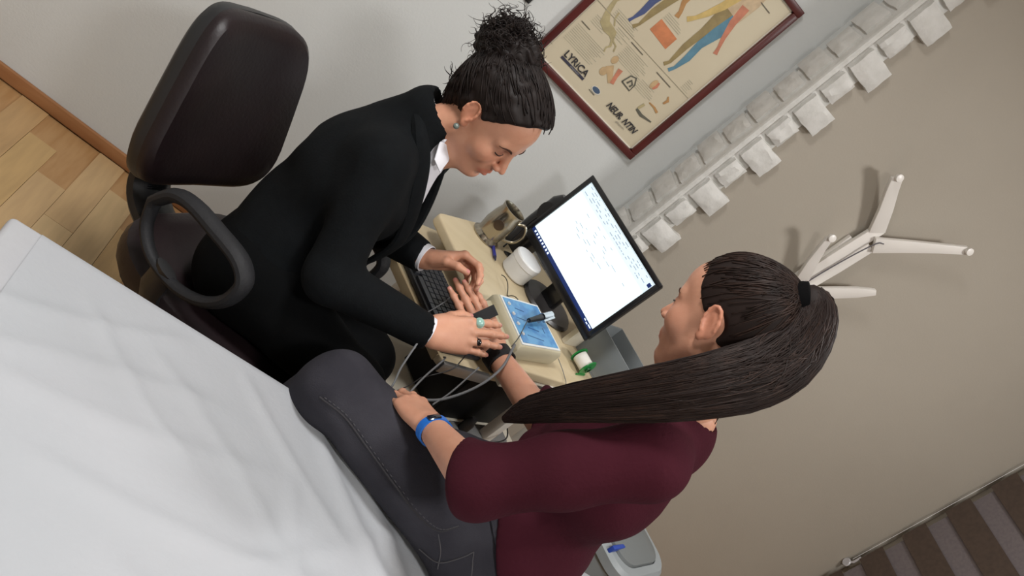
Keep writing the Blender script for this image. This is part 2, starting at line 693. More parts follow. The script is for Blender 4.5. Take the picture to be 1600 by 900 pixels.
# ================================================================== ZEBRA BLIND on the window wall
bx_ = 3.05
bl = empty('zebra_blind', (bx_, 1.4, 0.25), 'brown striped zebra roller blind hanging in front of the window', 'blind')
m_band = mat('brown blind fabric', (78, 64, 54), 0.8, c2=(70, 57, 48), nscale=60, bump=0.1, bscale=300)
m_sheer = mat('sheer blind fabric', (112, 104, 104), 0.7, c2=(104, 96, 98), nscale=90)
YB0, YB1 = 0.40, 2.243
z = 0.728 - 0.193 * 2
k = 0
while z < 2.3:
    MB().box((bx_ - 0.004, (YB0 + YB1) / 2, z + 0.052), (0.0018, YB1 - YB0, 0.106)).build('opaque_band', m_band, bl)
    MB().box((bx_ + 0.004, (YB0 + YB1) / 2 - 0.008, z + 0.148), (0.0015, YB1 - YB0 - .016, 0.094)).build('sheer_band', m_sheer, bl)
    z += 0.193
    k += 1
MB().box((bx_ + 0.001, (YB0 + YB1) / 2, 2.34), (0.07, YB1 - YB0 + 0.03, 0.08)).build('headbox', mat('blind headbox', (96, 80, 68), 0.5), bl, 0.008)
MB().lathe([(0, 0), (0.012, 0), (0.012, YB1 - YB0), (0, YB1 - YB0)], (bx_, YB0, 0.325), (0, 1, 0), 12).build('bottom_bar', mat('blind headbox', (96, 80, 68), 0.5), bl, smooth=True)
MB().tube([(bx_ - 0.0, YB1 + 0.018, 2.3), (bx_, YB1 + 0.018, 1.5), (bx_, YB1 + 0.018, 0.70)], 0.0009, 6).build('bead_chain', mat('white plastic', (222, 222, 220), 0.4), bl, smooth=True)
wt = MB().lathe([(0, -0.004), (0.016, -0.004), (0.019, 0), (0.016, 0.006), (0, 0.006)], (bx_ - 0.004, YB1 + 0.018, 0.673), (1, 0, 0), 20)
wt.tube([(bx_, YB1 + 0.012, 0.685), (bx_, YB1 + .004, 0.70), (bx_, YB1 + 0.006, 0.735)], 0.005, 8)
wt.build('chain_tensioner', mat('clear plastic', (205, 203, 205), 0.25, trans=0.3), bl, smooth=True)

# ================================================================== FRAMED POSTER
po = empty('framed_poster', (0.874, WY, 1.15), 'framed anatomical drug poster with dark red wooden frame on white wall', 'poster')
X0, X1, Z0, Z1 = 0.637, 1.111, 1.150, 1.803
YF = WY - 0.022
m_fr = mat('dark red frame wood', (88, 30, 26), 0.35, c2=(74, 22, 20), nscale=8, stretch=(1, 1, 1))
fw = 0.023
for nm, c, s in (('frame_rail', ((X0 + X1) / 2, WY - .011, Z0 + fw / 2), (X1 - X0, .022, fw)), ('frame_rail', ((X0 + X1) / 2, WY - .011, Z1 - fw / 2), (X1 - X0, .022, fw)),
                 ('frame_stile', (X0 + fw / 2, WY - .011, (Z0 + Z1) / 2), (fw, .0215, Z1 - Z0 - 2 * fw + .001)), ('frame_stile', (X1 - fw / 2, WY - .011, (Z0 + Z1) / 2), (fw, .0215, Z1 - Z0 - 2 * fw + .001))):
    MB().box(c, s).build(nm, m_fr, po, 0.003)
m_paper = mat('poster paper', (205, 194, 168), 0.55, c2=(198, 186, 160), nscale=3)
YP = WY - 0.009
paper = MB().box(((X0 + X1) / 2, YP + .002, (Z0 + Z1) / 2), (X1 - X0 - .03, .004, Z1 - Z0 - .03)).build('poster_sheet', m_paper, po)
m_edge = mat('poster mount', (226, 220, 204), 0.6)
pe = MB()
for c, s in ((((X0 + X1) / 2, YP - .0005, Z0 + fw + .002), (X1 - X0 - 2 * fw, .0012, .004)), (((X0 + X1) / 2, YP - .0005, Z1 - fw - .002), (X1 - X0 - 2 * fw, .0012, .004)),
             ((X0 + fw + .002, YP - .0005, (Z0 + Z1) / 2), (.004, .0012, Z1 - Z0 - 2 * fw)), ((X1 - fw - .002, YP - .0005, (Z0 + Z1) / 2), (.004, .0012, Z1 - Z0 - 2 * fw))):
    pe.box(c, s)
pe.build('mount_edge', m_edge, po)


def pcol(name, c):
    return mat('print ' + name, c, 0.55, c2=tuple(int(v * .9) for v in c), nscale=40)


LIFT = [0]


def print_poly(name, pts, m, lift=0.0006):
    LIFT[0] += 1
    lift += LIFT[0] * .00003
    MB().plate(pts, (X0, YP - lift, Z0), (1, 0, 0), (0, 0, 1), 0.0004).build(name, m, paper)


def limb(name, pts, ws, m, lift=0.0007):
    """A tapered flat stroke through the points (poster coordinates)."""
    LIFT[0] += 1
    lift += LIFT[0] * .00003
    P = [V(*p) for p in pts]
    L, Rr = [], []
    for i, p in enumerate(P):
        t = nrm(P[min(i + 1, len(P) - 1)] - P[max(i - 1, 0)])
        nn = V(-t[1], t[0])
        L.append(tuple(p + nn * ws[i]))
        Rr.append(tuple(p - nn * ws[i]))
    mb = MB()
    for i in range(len(P) - 1):
        mb.plate([Rr[i], Rr[i + 1], L[i + 1], L[i]], (X0, YP - lift, Z0), (1, 0, 0), (0, 0, 1), 0.0004)
    mb.build(name, m, paper)


def ell2(cx, cy, rx, ry, n=18, a0=0):
    return [(cx + rx * math.cos(2 * math.pi * i / n) * math.cos(a0) - ry * math.sin(2 * math.pi * i / n) * math.sin(a0),
             cy + rx * math.cos(2 * math.pi * i / n) * math.sin(a0) + ry * math.sin(2 * math.pi * i / n) * math.cos(a0)) for i in range(n)]


print_poly('orange_panel', [(.199, .303), (.2, .346), (.277, .342), (.277, .299)], pcol('orange', (205, 128, 84)))
limb('blue_leg', [(.136, .275), (.140, .290), (.145, .320), (.143, .361), (.150, .42), (.155, .48)], [.005, .004, .009, .011, .015, .018], pcol('blue', (74, 86, 128)))
limb('olive_leg', [(.158, .272), (.166, .290), (.168, .342), (.176, .395), (.185, .46)], [.006, .004, .010, .012, .017], pcol('olive', (150, 132, 88)))
limb('olive_leg', [(.308, .268), (.316, .285), (.312, .344), (.315, .41), (.314, .47), (.318, .53)], [.006, .005, .010, .012, .018, .024], pcol('olive', (150, 132, 88)))
limb('teal_leg', [(.332, .266), (.340, .284), (.344, .328), (.338, .379), (.346, .437), (.350, .50)], [.006, .005, .011, .012, .018, .014], pcol('teal', (92, 136, 156)))
limb('red_arm', [(.392, .395), (.384, .415), (.370, .443), (.354, .487), (.345, .54)], [.007, .005, .007, .011, .014], pcol('salmon', (200, 128, 100)))
limb('yellow_arm', [(.252, .398), (.266, .418), (.280, .449), (.296, .496), (.306, .55)], [.008, .006, .009, .012, .014], pcol('ochre', (206, 178, 110)))
limb('brown_arm', [(.226, .380), (.222, .398), (.208, .421), (.204, .47)], [.008, .006, .008, .010], pcol('brown', (182, 136, 84)))
limb('torso_figure', [(.332, .50), (.335, .57), (.337, .61)], [.034, .036, .028], pcol('pale skin', (206, 182, 148)), 0.0006)
limb('torso_figure', [(.166, .46), (.17, .54), (.17, .61)], [.032, .036, .032], pcol('pale skin', (206, 182, 148)), 0.0006)
limb('nerve_drawing', [(.157, .187), (.146, .205), (.134, .217), (.110, .218), (.090, .224), (.075, .25), (.066, .285), (.07, .32)], [.003, .005, .012, .015, .014, .008, .006, .012], pcol('drawing', (176, 162, 120)))
for pts in ([(.15, .205), (.168, .20), (.175, .185)], [(.12, .235), (.105, .25), (.1, .27)], [(.157, .19), (.15, .178), (.155, .165)]):
    limb('nerve_branch', pts, [.0022] * 3, pcol('drawing', (176, 162, 120)), .0009)
print_poly('joint_drawing', ell2(.197, .172, .010, .013), pcol('tan', (196, 166, 124)))
print_poly('joint_drawing', ell2(.199, .126, .012, .014), pcol('tan', (196, 166, 124)))
limb('joint_drawing', [(.20, .15), (.222, .132), (.240, .115)], [.012, .009, .006], pcol('tan', (196, 166, 124)))
limb('joint_drawing', [(.232, .165), (.238, .14), (.245, .118)], [.008, .006, .007], pcol('salmon', (200, 128, 100)))
limb('outline_drawing', [(.262, .145), (.268, .175), (.285, .182), (.298, .165), (.300, .142), (.262, .145)], [.0022] * 6, pcol('ink', (96, 94, 82)))
limb('outline_drawing', [(.276, .152), (.281, .168), (.292, .160), (.290, .150)], [.003] * 4, pcol('ink', (96, 94, 82)))
print_poly('small_drawing', ell2(.337, .208, .009, .016), pcol('tan', (196, 166, 124)))
limb('small_drawing', [(.345, .222), (.348, .208), (.344, .196)], [.003, .005, .003], pcol('salmon', (200, 128, 100)))
limb('small_drawing', [(.398, .215), (.408, .205), (.404, .190)], [.002, .005, .003], pcol('brown', (182, 136, 84)))
limb('foot_drawing', [(.360, .122), (.385, .118), (.425, .126)], [.004, .005, .002], pcol('ink', (96, 94, 82)))
limb('foot_drawing', [(.362, .125), (.366, .148)], [.004, .004], pcol('drawing', (176, 162, 120)))
limb('foot_drawing', [(.372, .162), (.395, .163), (.414, .158)], [.002, .003, .004], pcol('brown', (160, 124, 84)))
print_poly('oval_logo', ell2(.228, .071, .017, .010), pcol('white', (226, 222, 210)), .0006)
print_poly('oval_logo', ell2(.228, .072, .0145, .0082), pcol('logo blue', (70, 90, 116)), .0009)
print_poly('logo_caption', [(.211, .057), (.236, .056), (.236, .059), (.211, .060)], pcol('caption', (130, 126, 112)), .0006)
m_rule = pcol('rule', (170, 160, 138))
print_poly('divider_line', [(.03, .248), (.444, .2545), (.444, .2560), (.03, .2495)], m_rule)
for a, b, c_ in ((.042, .078, .176), (.19, .243, .2395), (.313, .379, .236), (.363, .406, .5785)):
    print_poly('heading_line', [(a, c_), (b, c_), (b, c_ + .0028), (a, c_ + .0028)], pcol('heading', (110, 104, 90)))
m_txt = pcol('fine print', (182, 174, 150))
for (a, b, z0, nl) in ((.04, .165, .108, 10), (.19, .30, .178, 9), (.13, .19, .215, 5), (.20, .275, .352, 4), (.09, .19, .255, 4), (.30, .37, .16, 6), (.40, .44, .26, 6), (.06, .12, .195, 5)):
    mbt = MB()
    for i in range(nl):
        bb_ = b - random.uniform(0, .03)
        mbt.plate([(a, z0 + i * .0062), (bb_, z0 + i * .0062), (bb_, z0 + i * .0062 + .0022), (a, z0 + i * .0062 + .0022)], (X0, YP - .0004, Z0), (1, 0, 0), (0, 0, 1), .0003)
    mbt.build('fine_print', m_txt, paper)


def text_mesh(body, size, o, ux, uy, depth=0.0004, xs=1.0, shear=0.0, bold=0.0):
    cu = bpy.data.curves.new('lettering', 'FONT')
    cu.body = body
    cu.size = size
    cu.shear = shear
    cu.offset = bold
    cu.resolution_u = 3
    t = bpy.data.objects.new('lettering', cu)
    COL.objects.link(t)
    dg = bpy.context.evaluated_depsgraph_get()
    me = bpy.data.meshes.new_from_object(t.evaluated_get(dg))
    bpy.data.objects.remove(t)
    o, ux, uy = V(*o), V(*ux), V(*uy)
    nz = np.cross(ux, uy)
    for v in me.vertices:
        p = o + ux * v.co.x * xs + uy * v.co.y + nz * depth
        v.co = p.tolist()
    return me


def lettering(body, size, u, v, m, par, xs=1.0, shear=0.0, bold=0.0):
    link('lettering', text_mesh(body, size, (X0 + u, YP - .0032, Z0 + v), (1, 0, 0), (0, 0, 1), xs=xs, shear=shear, bold=bold), m, par)


m_ink = mat('print black', (44, 42, 46), 0.5)
lettering('LYRiCA', 0.030, .077, .074, m_ink, paper, xs=0.98, bold=.0006)
print_poly('lettering_bar', [(.078, .062), (.176, .062), (.176, .070), (.078, .070)], pcol('bar', (58, 56, 74)), .0007)
lettering('pregabalin', 0.009, .118, .0635, mat('print grey', (150, 148, 150), 0.5), paper)
lettering('NEUR  NTIN', 0.029, .285, .061, m_ink, paper, xs=0.80, shear=.25, bold=.0008)
print_poly('letter_mark', ell2(.346, .064, .005, .004), pcol('ink', (96, 94, 82)), .0009)
lettering('gabapentin', 0.009, .345, .049, mat('print grey2', (120, 116, 108), 0.5), paper)

# a scrap of another wall piece at the top edge of the view
hk = empty('wall_hook', (0.53, WY, 1.255), 'small black hook on the white wall left of the poster', 'hook')
MB().box((0.5285, WY - .004, 1.262), (.020, .008, .026)).build('hook_plate', mat('black plastic', (26, 26, 28), 0.45), hk, .002)
MB().tube([(0.5285, WY - .006, 1.262), (0.5285, WY - .022, 1.258), (0.5285, WY - .026, 1.268)], .003, 8).build('hook_peg', mat('black plastic', (26, 26, 28), 0.45), hk, smooth=True)

# ================================================================== WHITE BRANCHED COAT RACK on the taupe wall
cr = empty('coat_rack', (1.76, PY, 1.17), 'white branching coat rack screwed to the taupe wall beside the seated patient', 'coat rack')
m_cw = mat('white lacquer', (222, 217, 210), 0.35)
m_gap = mat('rack shadow edge', (120, 112, 108), 0.6)
YW = PY


def slat(name, pts, ws, y0, y1, th=0.016, m=m_cw):
    """A flat tapered board through (x, z) points; stands off the wall from y0 (start) to y1 (end)."""
    n = len(pts)
    vs, fs = [], []
    for i in range(n):
        p = V(*pts[i])
        t = nrm(V(*pts[min(i + 1, n - 1)]) - V(*pts[max(i - 1, 0)]))
        nn = V(-t[1], t[0])
        y = y0 + (y1 - y0) * i / (n - 1)
        for sgn, dy in ((1, 0), (-1, 0), (-1, th), (1, th)):
            q = p + nn * ws[i] * sgn
            vs.append((q[0], y + dy, q[1]))
    for i in range(n - 1):
        for j in range(4):
            a, b = i * 4 + j, i * 4 + (j + 1) % 4
            fs.append((a, b, b + 4, a + 4))
    fs += [(3, 2, 1, 0), tuple(range((n - 1) * 4, n * 4))]
    return MB().add(vs, fs).build(name, m, cr, 0.002)


slat('stem', [(1.722, 1.17), (1.728, 1.30), (1.738, 1.45), (1.748, 1.592)], [.014, .017, .020, .020], YW - .030, YW - .034)
slat('stem', [(1.762, 1.17), (1.766, 1.30), (1.775, 1.42), (1.783, 1.535)], [.014, .016, .019, .018], YW - .030, YW - .034)
MB().box((1.75, YW - .008, 1.36), (.07, .016, .30)).build('wall_plate', m_cw, cr, .002)
slat('branch', [(1.748, 1.575), (1.69, 1.635), (1.635, 1.683), (1.598, 1.716)], [.026, .022, .019, .017], YW - .036, YW - .075)
slat('branch', [(1.772, 1.545), (1.835, 1.612), (1.905, 1.682), (1.966, 1.742)], [.026, .021, .016, .013], YW - .05, YW - .085)
slat('branch', [(1.724, 1.315), (1.680, 1.375), (1.645, 1.425), (1.618, 1.465)], [.022, .018, .013, .010], YW - .045, YW - .095)
slat('branch', [(1.790, 1.305), (1.835, 1.365), (1.875, 1.418), (1.905, 1.46)], [.022, .020, .018, .010], YW - .045, YW - .080)
for x_, y_, z_ in ((1.966, YW - .085, 1.744), (1.616, YW - .095, 1.468), (1.597, YW - .075, 1.717)):
    MB().lathe([(0, -.004), (.010, -.004), (.013, .003), (.012, .010), (0, .014)], (x_, y_, z_), (0.0, -1, .2), 16).build('branch_tip', m_cw, cr, smooth=True)
MB().tube(arc([(1.742, YW - .037, 1.20), (1.746, YW - .038, 1.34), (1.757, YW - .041, 1.46), (1.766, YW - .052, 1.552), (1.782, YW - .055, 1.570)], 16), .0022, 6).build('cord', mat('grey cord', (96, 92, 96), .6), cr, smooth=True)

# ================================================================== EXAMINATION BED
BA = yawax(3.4)
bo = V(-0.071, 1.236, 0)     # far left corner
BL, BW, BT = 2.0, 0.92, 0.598


def bp(u, v, z):
    return bo + BA[0] * u - BA[1] * v + V(0, 0, z)


bed = empty('examination_bed', bp(BL / 2, BW / 2, 0).tolist(), 'white covered examination bed in the foreground under the seated patient', 'bed')
m_steel = mat('grey steel tube', (150, 150, 152), 0.35, 0.8)
m_matt = mat('white mattress cover', (180, 181, 184), 0.7, c2=(175, 176, 180), nscale=4, bump=.1, bscale=60)
m_sheet = mat('white disposable sheet', (174, 176, 180), 0.75, c2=(169, 172, 176), nscale=3, bump=.08, bscale=90)
MB().box(bp(BL / 2, BW / 2, BT - .065), (BL, BW, .13), BA).build('mattress', m_matt, bed, .010, 3)
MB().box(bp(BL / 2, BW / 2, BT - .15), (BL - .04, BW - .04, .05), BA).build('bed_frame', m_steel, bed, .005)
for u in (.1, BL - .1):
    for v in (.08, BW - .08):
        MB().lathe([(0, 0), (.022, 0), (.022, .43), (0, .43)], bp(u, v, 0), (0, 0, 1), 16).build('leg', m_steel, bed, smooth=True)
# the loose sheet with soft folds
nu, nv = 190, 110
U = np.linspace(0.052, BL + 0.004, nu)
VV = np.linspace(-0.10, BW + 0.06, nv)
uu, vv = np.meshgrid(U, VV, indexing='ij')


def fold(p0, p1, w_, a, curve=0.0):
    d = V(*p1) - V(*p0)
    L = np.linalg.norm(d)
    t_ = ((uu - p0[0]) * d[0] + (vv - p0[1]) * d[1]) / L / L
    s_ = (-(uu - p0[0]) * d[1] + (vv - p0[1]) * d[0]) / L + curve * (t_ - .5) ** 2
    return a * np.exp(-(s_ / w_) ** 2) * np.exp(-np.clip(np.abs(t_ - .5) - .38, 0, None) ** 2 / .02)


hgt = np.zeros_like(uu)
for args in (((.03, .20), (.34, .06), .014, .006, .05), ((.05, .26), (.42, .14), .016, .005, -.04), ((.10, .32), (.55, .24), .02, .005, .05), ((.16, .10), (.40, .30), .012, .004, .05),
             ((.30, .10), (.62, .36), .016, .004, -.06), ((.45, .05), (.70, .28), .012, .005, .03), ((.20, .42), (.70, .40), .02, .006, .06), ((.5, .45), (.85, .2), .018, .005, .04),
             ((.62, .08), (.82, .34), .016, .008, .04), ((.70, .06), (.92, .40), .018, .008, -.03), ((.35, .5), (.62, .62), .02, .005, 0), ((.58, .20), (.66, .5), .015, .004, .05)):
    hgt += fold(*args)
over = np.clip(-vv, 0, None)
zz = BT + 0.003 + hgt * np.clip(vv / .03, 0.0, 1)
rr = 0.012
yy = vv.copy()
m1 = vv < rr
ang = np.clip((rr - vv) / rr, 0, math.pi / 2)
yy = np.where(m1, rr - (rr + .003) * np.sin(ang), vv)
zz = np.where(m1, BT - rr + (rr + .003) * np.cos(ang) - np.clip((rr - vv) - rr * math.pi / 2, 0, None), zz)
vend = BW - rr
m2 = vv > vend
ang2 = np.clip((vv - vend) / rr, 0, math.pi / 2)
yy = np.where(m2, vend + (rr + .003) * np.sin(ang2), yy)
zz = np.where(m2, BT - rr + (rr + .003) * np.cos(ang2) - np.clip((vv - vend) - rr * math.pi / 2, 0, None), zz)
pts = bo[None, None] + uu[..., None] * BA[0] - yy[..., None] * BA[1]
pts[..., 2] = zz
gi = np.arange(nu * nv).reshape(nu, nv)
q4 = np.stack([gi[:-1, :-1], gi[:-1, 1:], gi[1:, 1:], gi[1:, :-1]], -1).reshape(-1, 4)
link('sheet', np_mesh('sheet', [(pts.reshape(-1, 3), q4)]), m_sheet, bed, smooth=True)

# grey bin behind the bed
gb = empty('waste_bin', (1.775, 1.765, 0), 'grey plastic bin with a blue clip behind the bed', 'bin')
m_gp = mat('pale grey plastic', (150, 156, 158), 0.5, c2=(142, 148, 150), nscale=5)


def rrect(w_, d_, r_, n=6):
    out = []
    for cx, cy, a0 in ((w_ / 2 - r_, d_ / 2 - r_, 0), (-w_ / 2 + r_, d_ / 2 - r_, 90), (-w_ / 2 + r_, -d_ / 2 + r_, 180), (w_ / 2 - r_, -d_ / 2 + r_, 270)):
        for i in range(n + 1):
            a = math.radians(a0 + 90 * i / n)
            out.append((cx + r_ * math.cos(a), cy + r_ * math.sin(a)))
    return out


def ring_loft(name, rows, m, par, close=True, smooth=True, angle=.7):
    """rows: list of 3-D rings of equal length."""
    n = len(rows[0])
    vs = [p for r_ in rows for p in r_]
    fs = []
    for i in range(len(rows) - 1):
        for j in range(n):
            j2 = (j + 1) % n
            fs.append((i * n + j, i * n + j2, (i + 1) * n + j2, (i + 1) * n + j))
    if close:
        fs += [tuple(range(n))[::-1], tuple(range((len(rows) - 1) * n, len(rows) * n))]
    return MB().add(vs, fs).build(name, m, par, smooth=smooth, angle=angle)


def rr_rows(c, ax, spec):
    return [[V(*c) + ax[0] * x_ + ax[1] * y_ + ax[2] * z_ for x_, y_ in rrect(w_, d_, r_)] for w_, d_, r_, z_ in spec]


GA = yawax(35)
ring_loft('bin_body', rr_rows((1.775, 1.765, 0), GA, [(.24, .20, .05, 0), (.27, .23, .06, .25), (.30, .25, .07, .42)]), m_gp, gb)
ring_loft('bin_rim', rr_rows((1.775, 1.765, 0), GA, [(.30, .25, .07, .415), (.325, .275, .08, .42), (.325, .275, .08, .45), (.30, .25, .07, .462), (.25, .20, .06, .462), (.24, .19, .05, .43)]), m_gp, gb)
ring_loft('bin_lid', rr_rows((1.775, 1.765, 0), GA, [(.25, .20, .06, .45), (.24, .19, .06, .47), (.12, .09, .04, .485)]), mat('dark grey plastic', (112, 116, 116), .5), gb)
MB().box((1.700, 1.672, .455), (.014, .085, .046), yawax(-55)).build('clip', mat('blue plastic', (44, 72, 160), .4), gb, .003)

# ================================================================== OFFICE CHAIR
CH = V(0.36, 1.62, 0)
CA = yawax(-36)
cf, cl_ = CA[0], CA[1]
chair = empty('office_chair', CH.tolist(), 'dark brown leather swivel office chair with loop armrests under the examiner', 'chair')
m_blk = mat('black plastic', (26, 26, 28), 0.45)
m_arm = mat('charcoal armrest', (34, 34, 36), 0.6, spec=.25, bump=.1, bscale=200)
m_lea = mat('dark brown leather', (31, 21, 23), 0.45, spec=.35, c2=(26, 17, 19), nscale=10, bump=.06, bscale=120)


def cp(s, l, z):
    return CH + cf * s + cl_ * l + V(0, 0, z)


# seat
seat_rows = []
for w_, d_, r_, z_ in ((.40, .40, .12, .395), (.46, .45, .14, .405), (.475, .465, .15, .43), (.47, .46, .15, .452), (.44, .43, .14, .466), (.36, .35, .12, .472)):
    seat_rows.append([CH + cf * x_ + cl_ * y_ + V(0, 0, z_ - 0.10 * max(0, x_ - .12) ** 2 * 8) for x_, y_ in rrect(w_, d_, r_)])
ring_loft('seat', seat_rows, m_lea, chair)
ring_loft('seat_pan', rr_rows(CH, CA, [(.36, .36, .1, .375), (.42, .42, .12, .385), (.42, .42, .12, .398)]), m_blk, chair)
# backrest: a tapered, cushioned shield leaning back
tb = math.radians(20)
bu = V(0, 0, 1) * math.cos(tb) - cf * math.sin(tb)
bn = cf * math.cos(tb) + V(0, 0, 1) * math.sin(tb)
bc = V(0.067, 1.815, 0.712)


def shield(scale, off, curve=0.03):
    """Ring of the backrest outline pushed off along its normal."""
    out = []
    n = 48
    for i in range(n):
        a = 2 * math.pi * i / n
        e = 0.42
        cx, cy = math.cos(a), math.sin(a)
        x_ = math.copysign(abs(cx) ** e, cx) * 0.5
        y_ = math.copysign(abs(cy) ** e, cy) * 0.5
        tw = 0.44 * (1 - 0.26 * (y_ + .5)) * (1 - .10 * max(0, -y_ - .25) * 2)
        p = bc + cl_ * x_ * tw * scale + bu * y_ * 0.415 * scale + bn * (off + curve * (2 * x_ * scale) ** 2)
        out.append(p)
    return out


ring_loft('backrest', [shield(s, o_) for s, o_ in ((.86, -.012), (.96, -.006), (1.0, .012), (.985, .030), (.93, .044), (.80, .050), (.55, .053), (.3, .054), (.08, .0545))], m_lea, chair)
ring_loft('back_shell', [shield(s, o_) for s, o_ in ((.5, -.038), (.8, -.036), (.93, -.030), (1.0, -.018), (1.012, -.002), (1.0, .012))], m_blk, chair)
# post with bellows
pb = bc - bu * 0.15 - bn * 0.03
post = [cp(-.14, 0, .385), cp(-.26, 0, .375), cp(-.335, 0, .40), cp(-.365, 0, .46), pb]
MB().tube(arc(post, 20), .032, 12, flat=(cl_, 1.9)).build('back_post', m_blk, chair, smooth=True)
bel = MB()
pp_ = arc(post, 40)
for i in range(22, 36):
    t_ = nrm(pp_[i + 1] - pp_[i - 1])
    bel.lathe([(.030, -.004), (.042, 0), (.030, .004)], pp_[i], t_, 16)
bel.build('bellows', m_blk, chair, smooth=True)
# loop armrests
for sgn in (-1, 1):
    lo = 0.25 * sgn
    loop = [(-.150, .600), (-.125, .648), (-.080, .672), (-.01, .683), (.06, .690), (.098, .676), (.108, .648), (.100, .605), (.065, .560), (.005, .528), (-.07, .520), (-.125, .548)]
    pts_ = [cp(s, lo, z_) for s, z_ in loop]
    ring = arc(pts_ + [pts_[0]], 48)[:-1]
    wid = []
    for p in ring:
        zt = (p[2] - .52) / .17
        wid.append(.0105 + .006 * max(0, min(1, zt)))
    MB().tube(ring, wid, 12, closed=True, flat=(cl_, 1.35)).build('armrest', m_arm, chair, smooth=True)
    MB().tube([cp(-.03, lo, .535), cp(-.03, lo * .98, .47), cp(-.02, lo * .86, .405), cp(-.02, lo * .5, .392)], .014, 10, flat=(cf, 2.2)).build('arm_bracket', m_blk, chair, smooth=True)
MB().lathe([(0, .10), (.028, .10), (.028, .24), (.018, .24), (.018, .38), (0, .38)], CH, (0, 0, 1), 20).build('gas_column', m_blk, chair, smooth=True)
MB().lathe([(0, .06), (.05, .06), (.05, .11), (.03, .125), (0, .125)], CH, (0, 0, 1), 20).build('base_hub', m_blk, chair, smooth=True)
MB().tube([cp(-.05, -.05, .37), cp(-.06, -.27, .36)], .006, 8).build('height_lever', m_blk, chair, smooth=True)
for i in range(5):
    a = math.radians(18 + 72 * i)
    d = V(math.cos(a), math.sin(a), 0)
    leg = MB().tube([CH + d * .03 + V(0, 0, .088), CH + d * .15 + V(0, 0, .085), CH + d * .265 + V(0, 0, .068)], [.024, .021, .015], 10).build('leg', m_blk, chair, smooth=True)
    sd = np.cross(d, V(0, 0, 1))
    cst = MB()
    for k in (-1, 1):
        cst.lathe([(0, -.009), (.022, -.009), (.025, -.005), (.025, .005), (.022, .009), (0, .009)], CH + d * .265 + V(0, 0, .0255) + sd * .013 * k, sd, 18)
    cst.build('caster', m_blk, leg, smooth=True)

# ================================================================== INSTRUMENT CART
TA = yawax(-57.6)
tr, tbk = TA[0], TA[1]            # r along the front edge, b to the back
A_ = V(0.685, 2.075, 0)


def tp(r_, b_, z_):
    return A_ + tr * r_ + tbk * b_ + V(0, 0, z_)


ST = 0.74
m_ply = mat('pale birch laminate', (206, 190, 158), 0.45, c2=(194, 176, 142), nscale=4, stretch=(1, 5, 1), ramp=(.3, .75))
m_plye = mat('birch edge', (190, 172, 138), 0.5, c2=(178, 158, 124), nscale=8)
m_alu = mat('brushed aluminium', (168, 168, 170), 0.35, 0.85)
m_cream = mat('cream enamel', (214, 208, 192), 0.45, c2=(206, 199, 182), nscale=6)
cart = empty('instrument_cart', tp(.26, .25, 0).tolist(), 'pale wooden instrument cart with keyboard shelf between the examiner and the wall', 'cart')


def rpoly(pts, r_, n=5):
    """Round the corners of a polygon."""
    out = []
    k = len(pts)
    for i in range(k):
        p, a, b = V(*pts[i]), V(*pts[i - 1]), V(*pts[(i + 1) % k])
        d1, d2 = nrm(a - p), nrm(b - p)
        s, e = p + d1 * r_, p + d2 * r_
        for j in range(n + 1):
            t = j / n
            out.append(tuple((1 - t) ** 2 * s + 2 * t * (1 - t) * p + t * t * e))
    return out


slab = [(.685, 2.075), (.964, 1.634), (1.47, 1.92), (1.045, 2.40)]
MB().prism(rpoly(slab, .03), ST - .030, ST).build('table_top', m_ply, cart, .006, 3)
tray = [(.52, 2.01), (.805, 1.591), (1.02, 1.71), (.76, 2.16)]
MB().prism(rpoly(tray, .015), .637, .66).build('keyboard_shelf', m_ply, cart, .003)
ra, rb_ = V(.805, 1.591, .648), V(.962, 1.678, .648)
MB().box((ra + rb_) / 2 + V(.004, -.008, 0), (np.linalg.norm(rb_ - ra), .012, .032), [nrm(rb_ - ra), np.cross(V(0, 0, 1), nrm(rb_ - ra)), V(0, 0, 1)]).build('shelf_rail', m_alu, cart, .002)
fa, fb = V(.53, 2.005, .648), V(.80, 1.608, .648)
MB().box((fa + fb) / 2 - tbk * .004, (np.linalg.norm(fb - fa), .008, .026), [nrm(fb - fa), np.cross(V(0, 0, 1), nrm(fb - fa)), V(0, 0, 1)]).build('shelf_lip', m_plye, cart, .002)
# cream drawer block under the right edge of the top
dq = [V(.985, 1.652, 0), V(1.36, 1.865, 0)]
du = nrm(dq[1] - dq[0])
dn = np.cross(V(0, 0, 1), du)
dr = MB().box((dq[0] + dq[1]) / 2 + dn * .06 + V(0, 0, .682), (.40, .12, .052), [du, dn, V(0, 0, 1)]).build('drawer', m_cream, cart, .004)
MB().box((dq[0] + dq[1]) / 2 + dn * -.002 + V(0, 0, .695), (.16, .006, .006), [du, dn, V(0, 0, 1)]).build('drawer_slot', mat('dark slot', (60, 58, 56), .6), dr)
for c_ in ((1.150, 1.745), (.80, 2.12), (1.36, 1.93), (1.06, 2.33)):
    MB().box((c_[0], c_[1], .385), (.034, .034, .66), TA).build('column', mat('white powder coat', (212, 209, 202), .4), cart, .004)
shelf = [(.845, 1.995), (1.085, 1.605), (1.44, 1.86), (1.16, 2.27)]
MB().prism(rpoly([tuple(tp(r_, b_, 0)[:2]) for r_, b_ in ((.19, -.12), (.54, -.12), (.56, .42), (.19, .42))], .06, 8), .395, .42).build('lower_shelf', m_cream, cart, .005)
MB().prism(rpoly([(x_ + .085, y_ + .052) for x_, y_ in shelf[:2]] + shelf[2:], .07, 8), .085, .108).build('base_plate', m_cream, cart, .005)
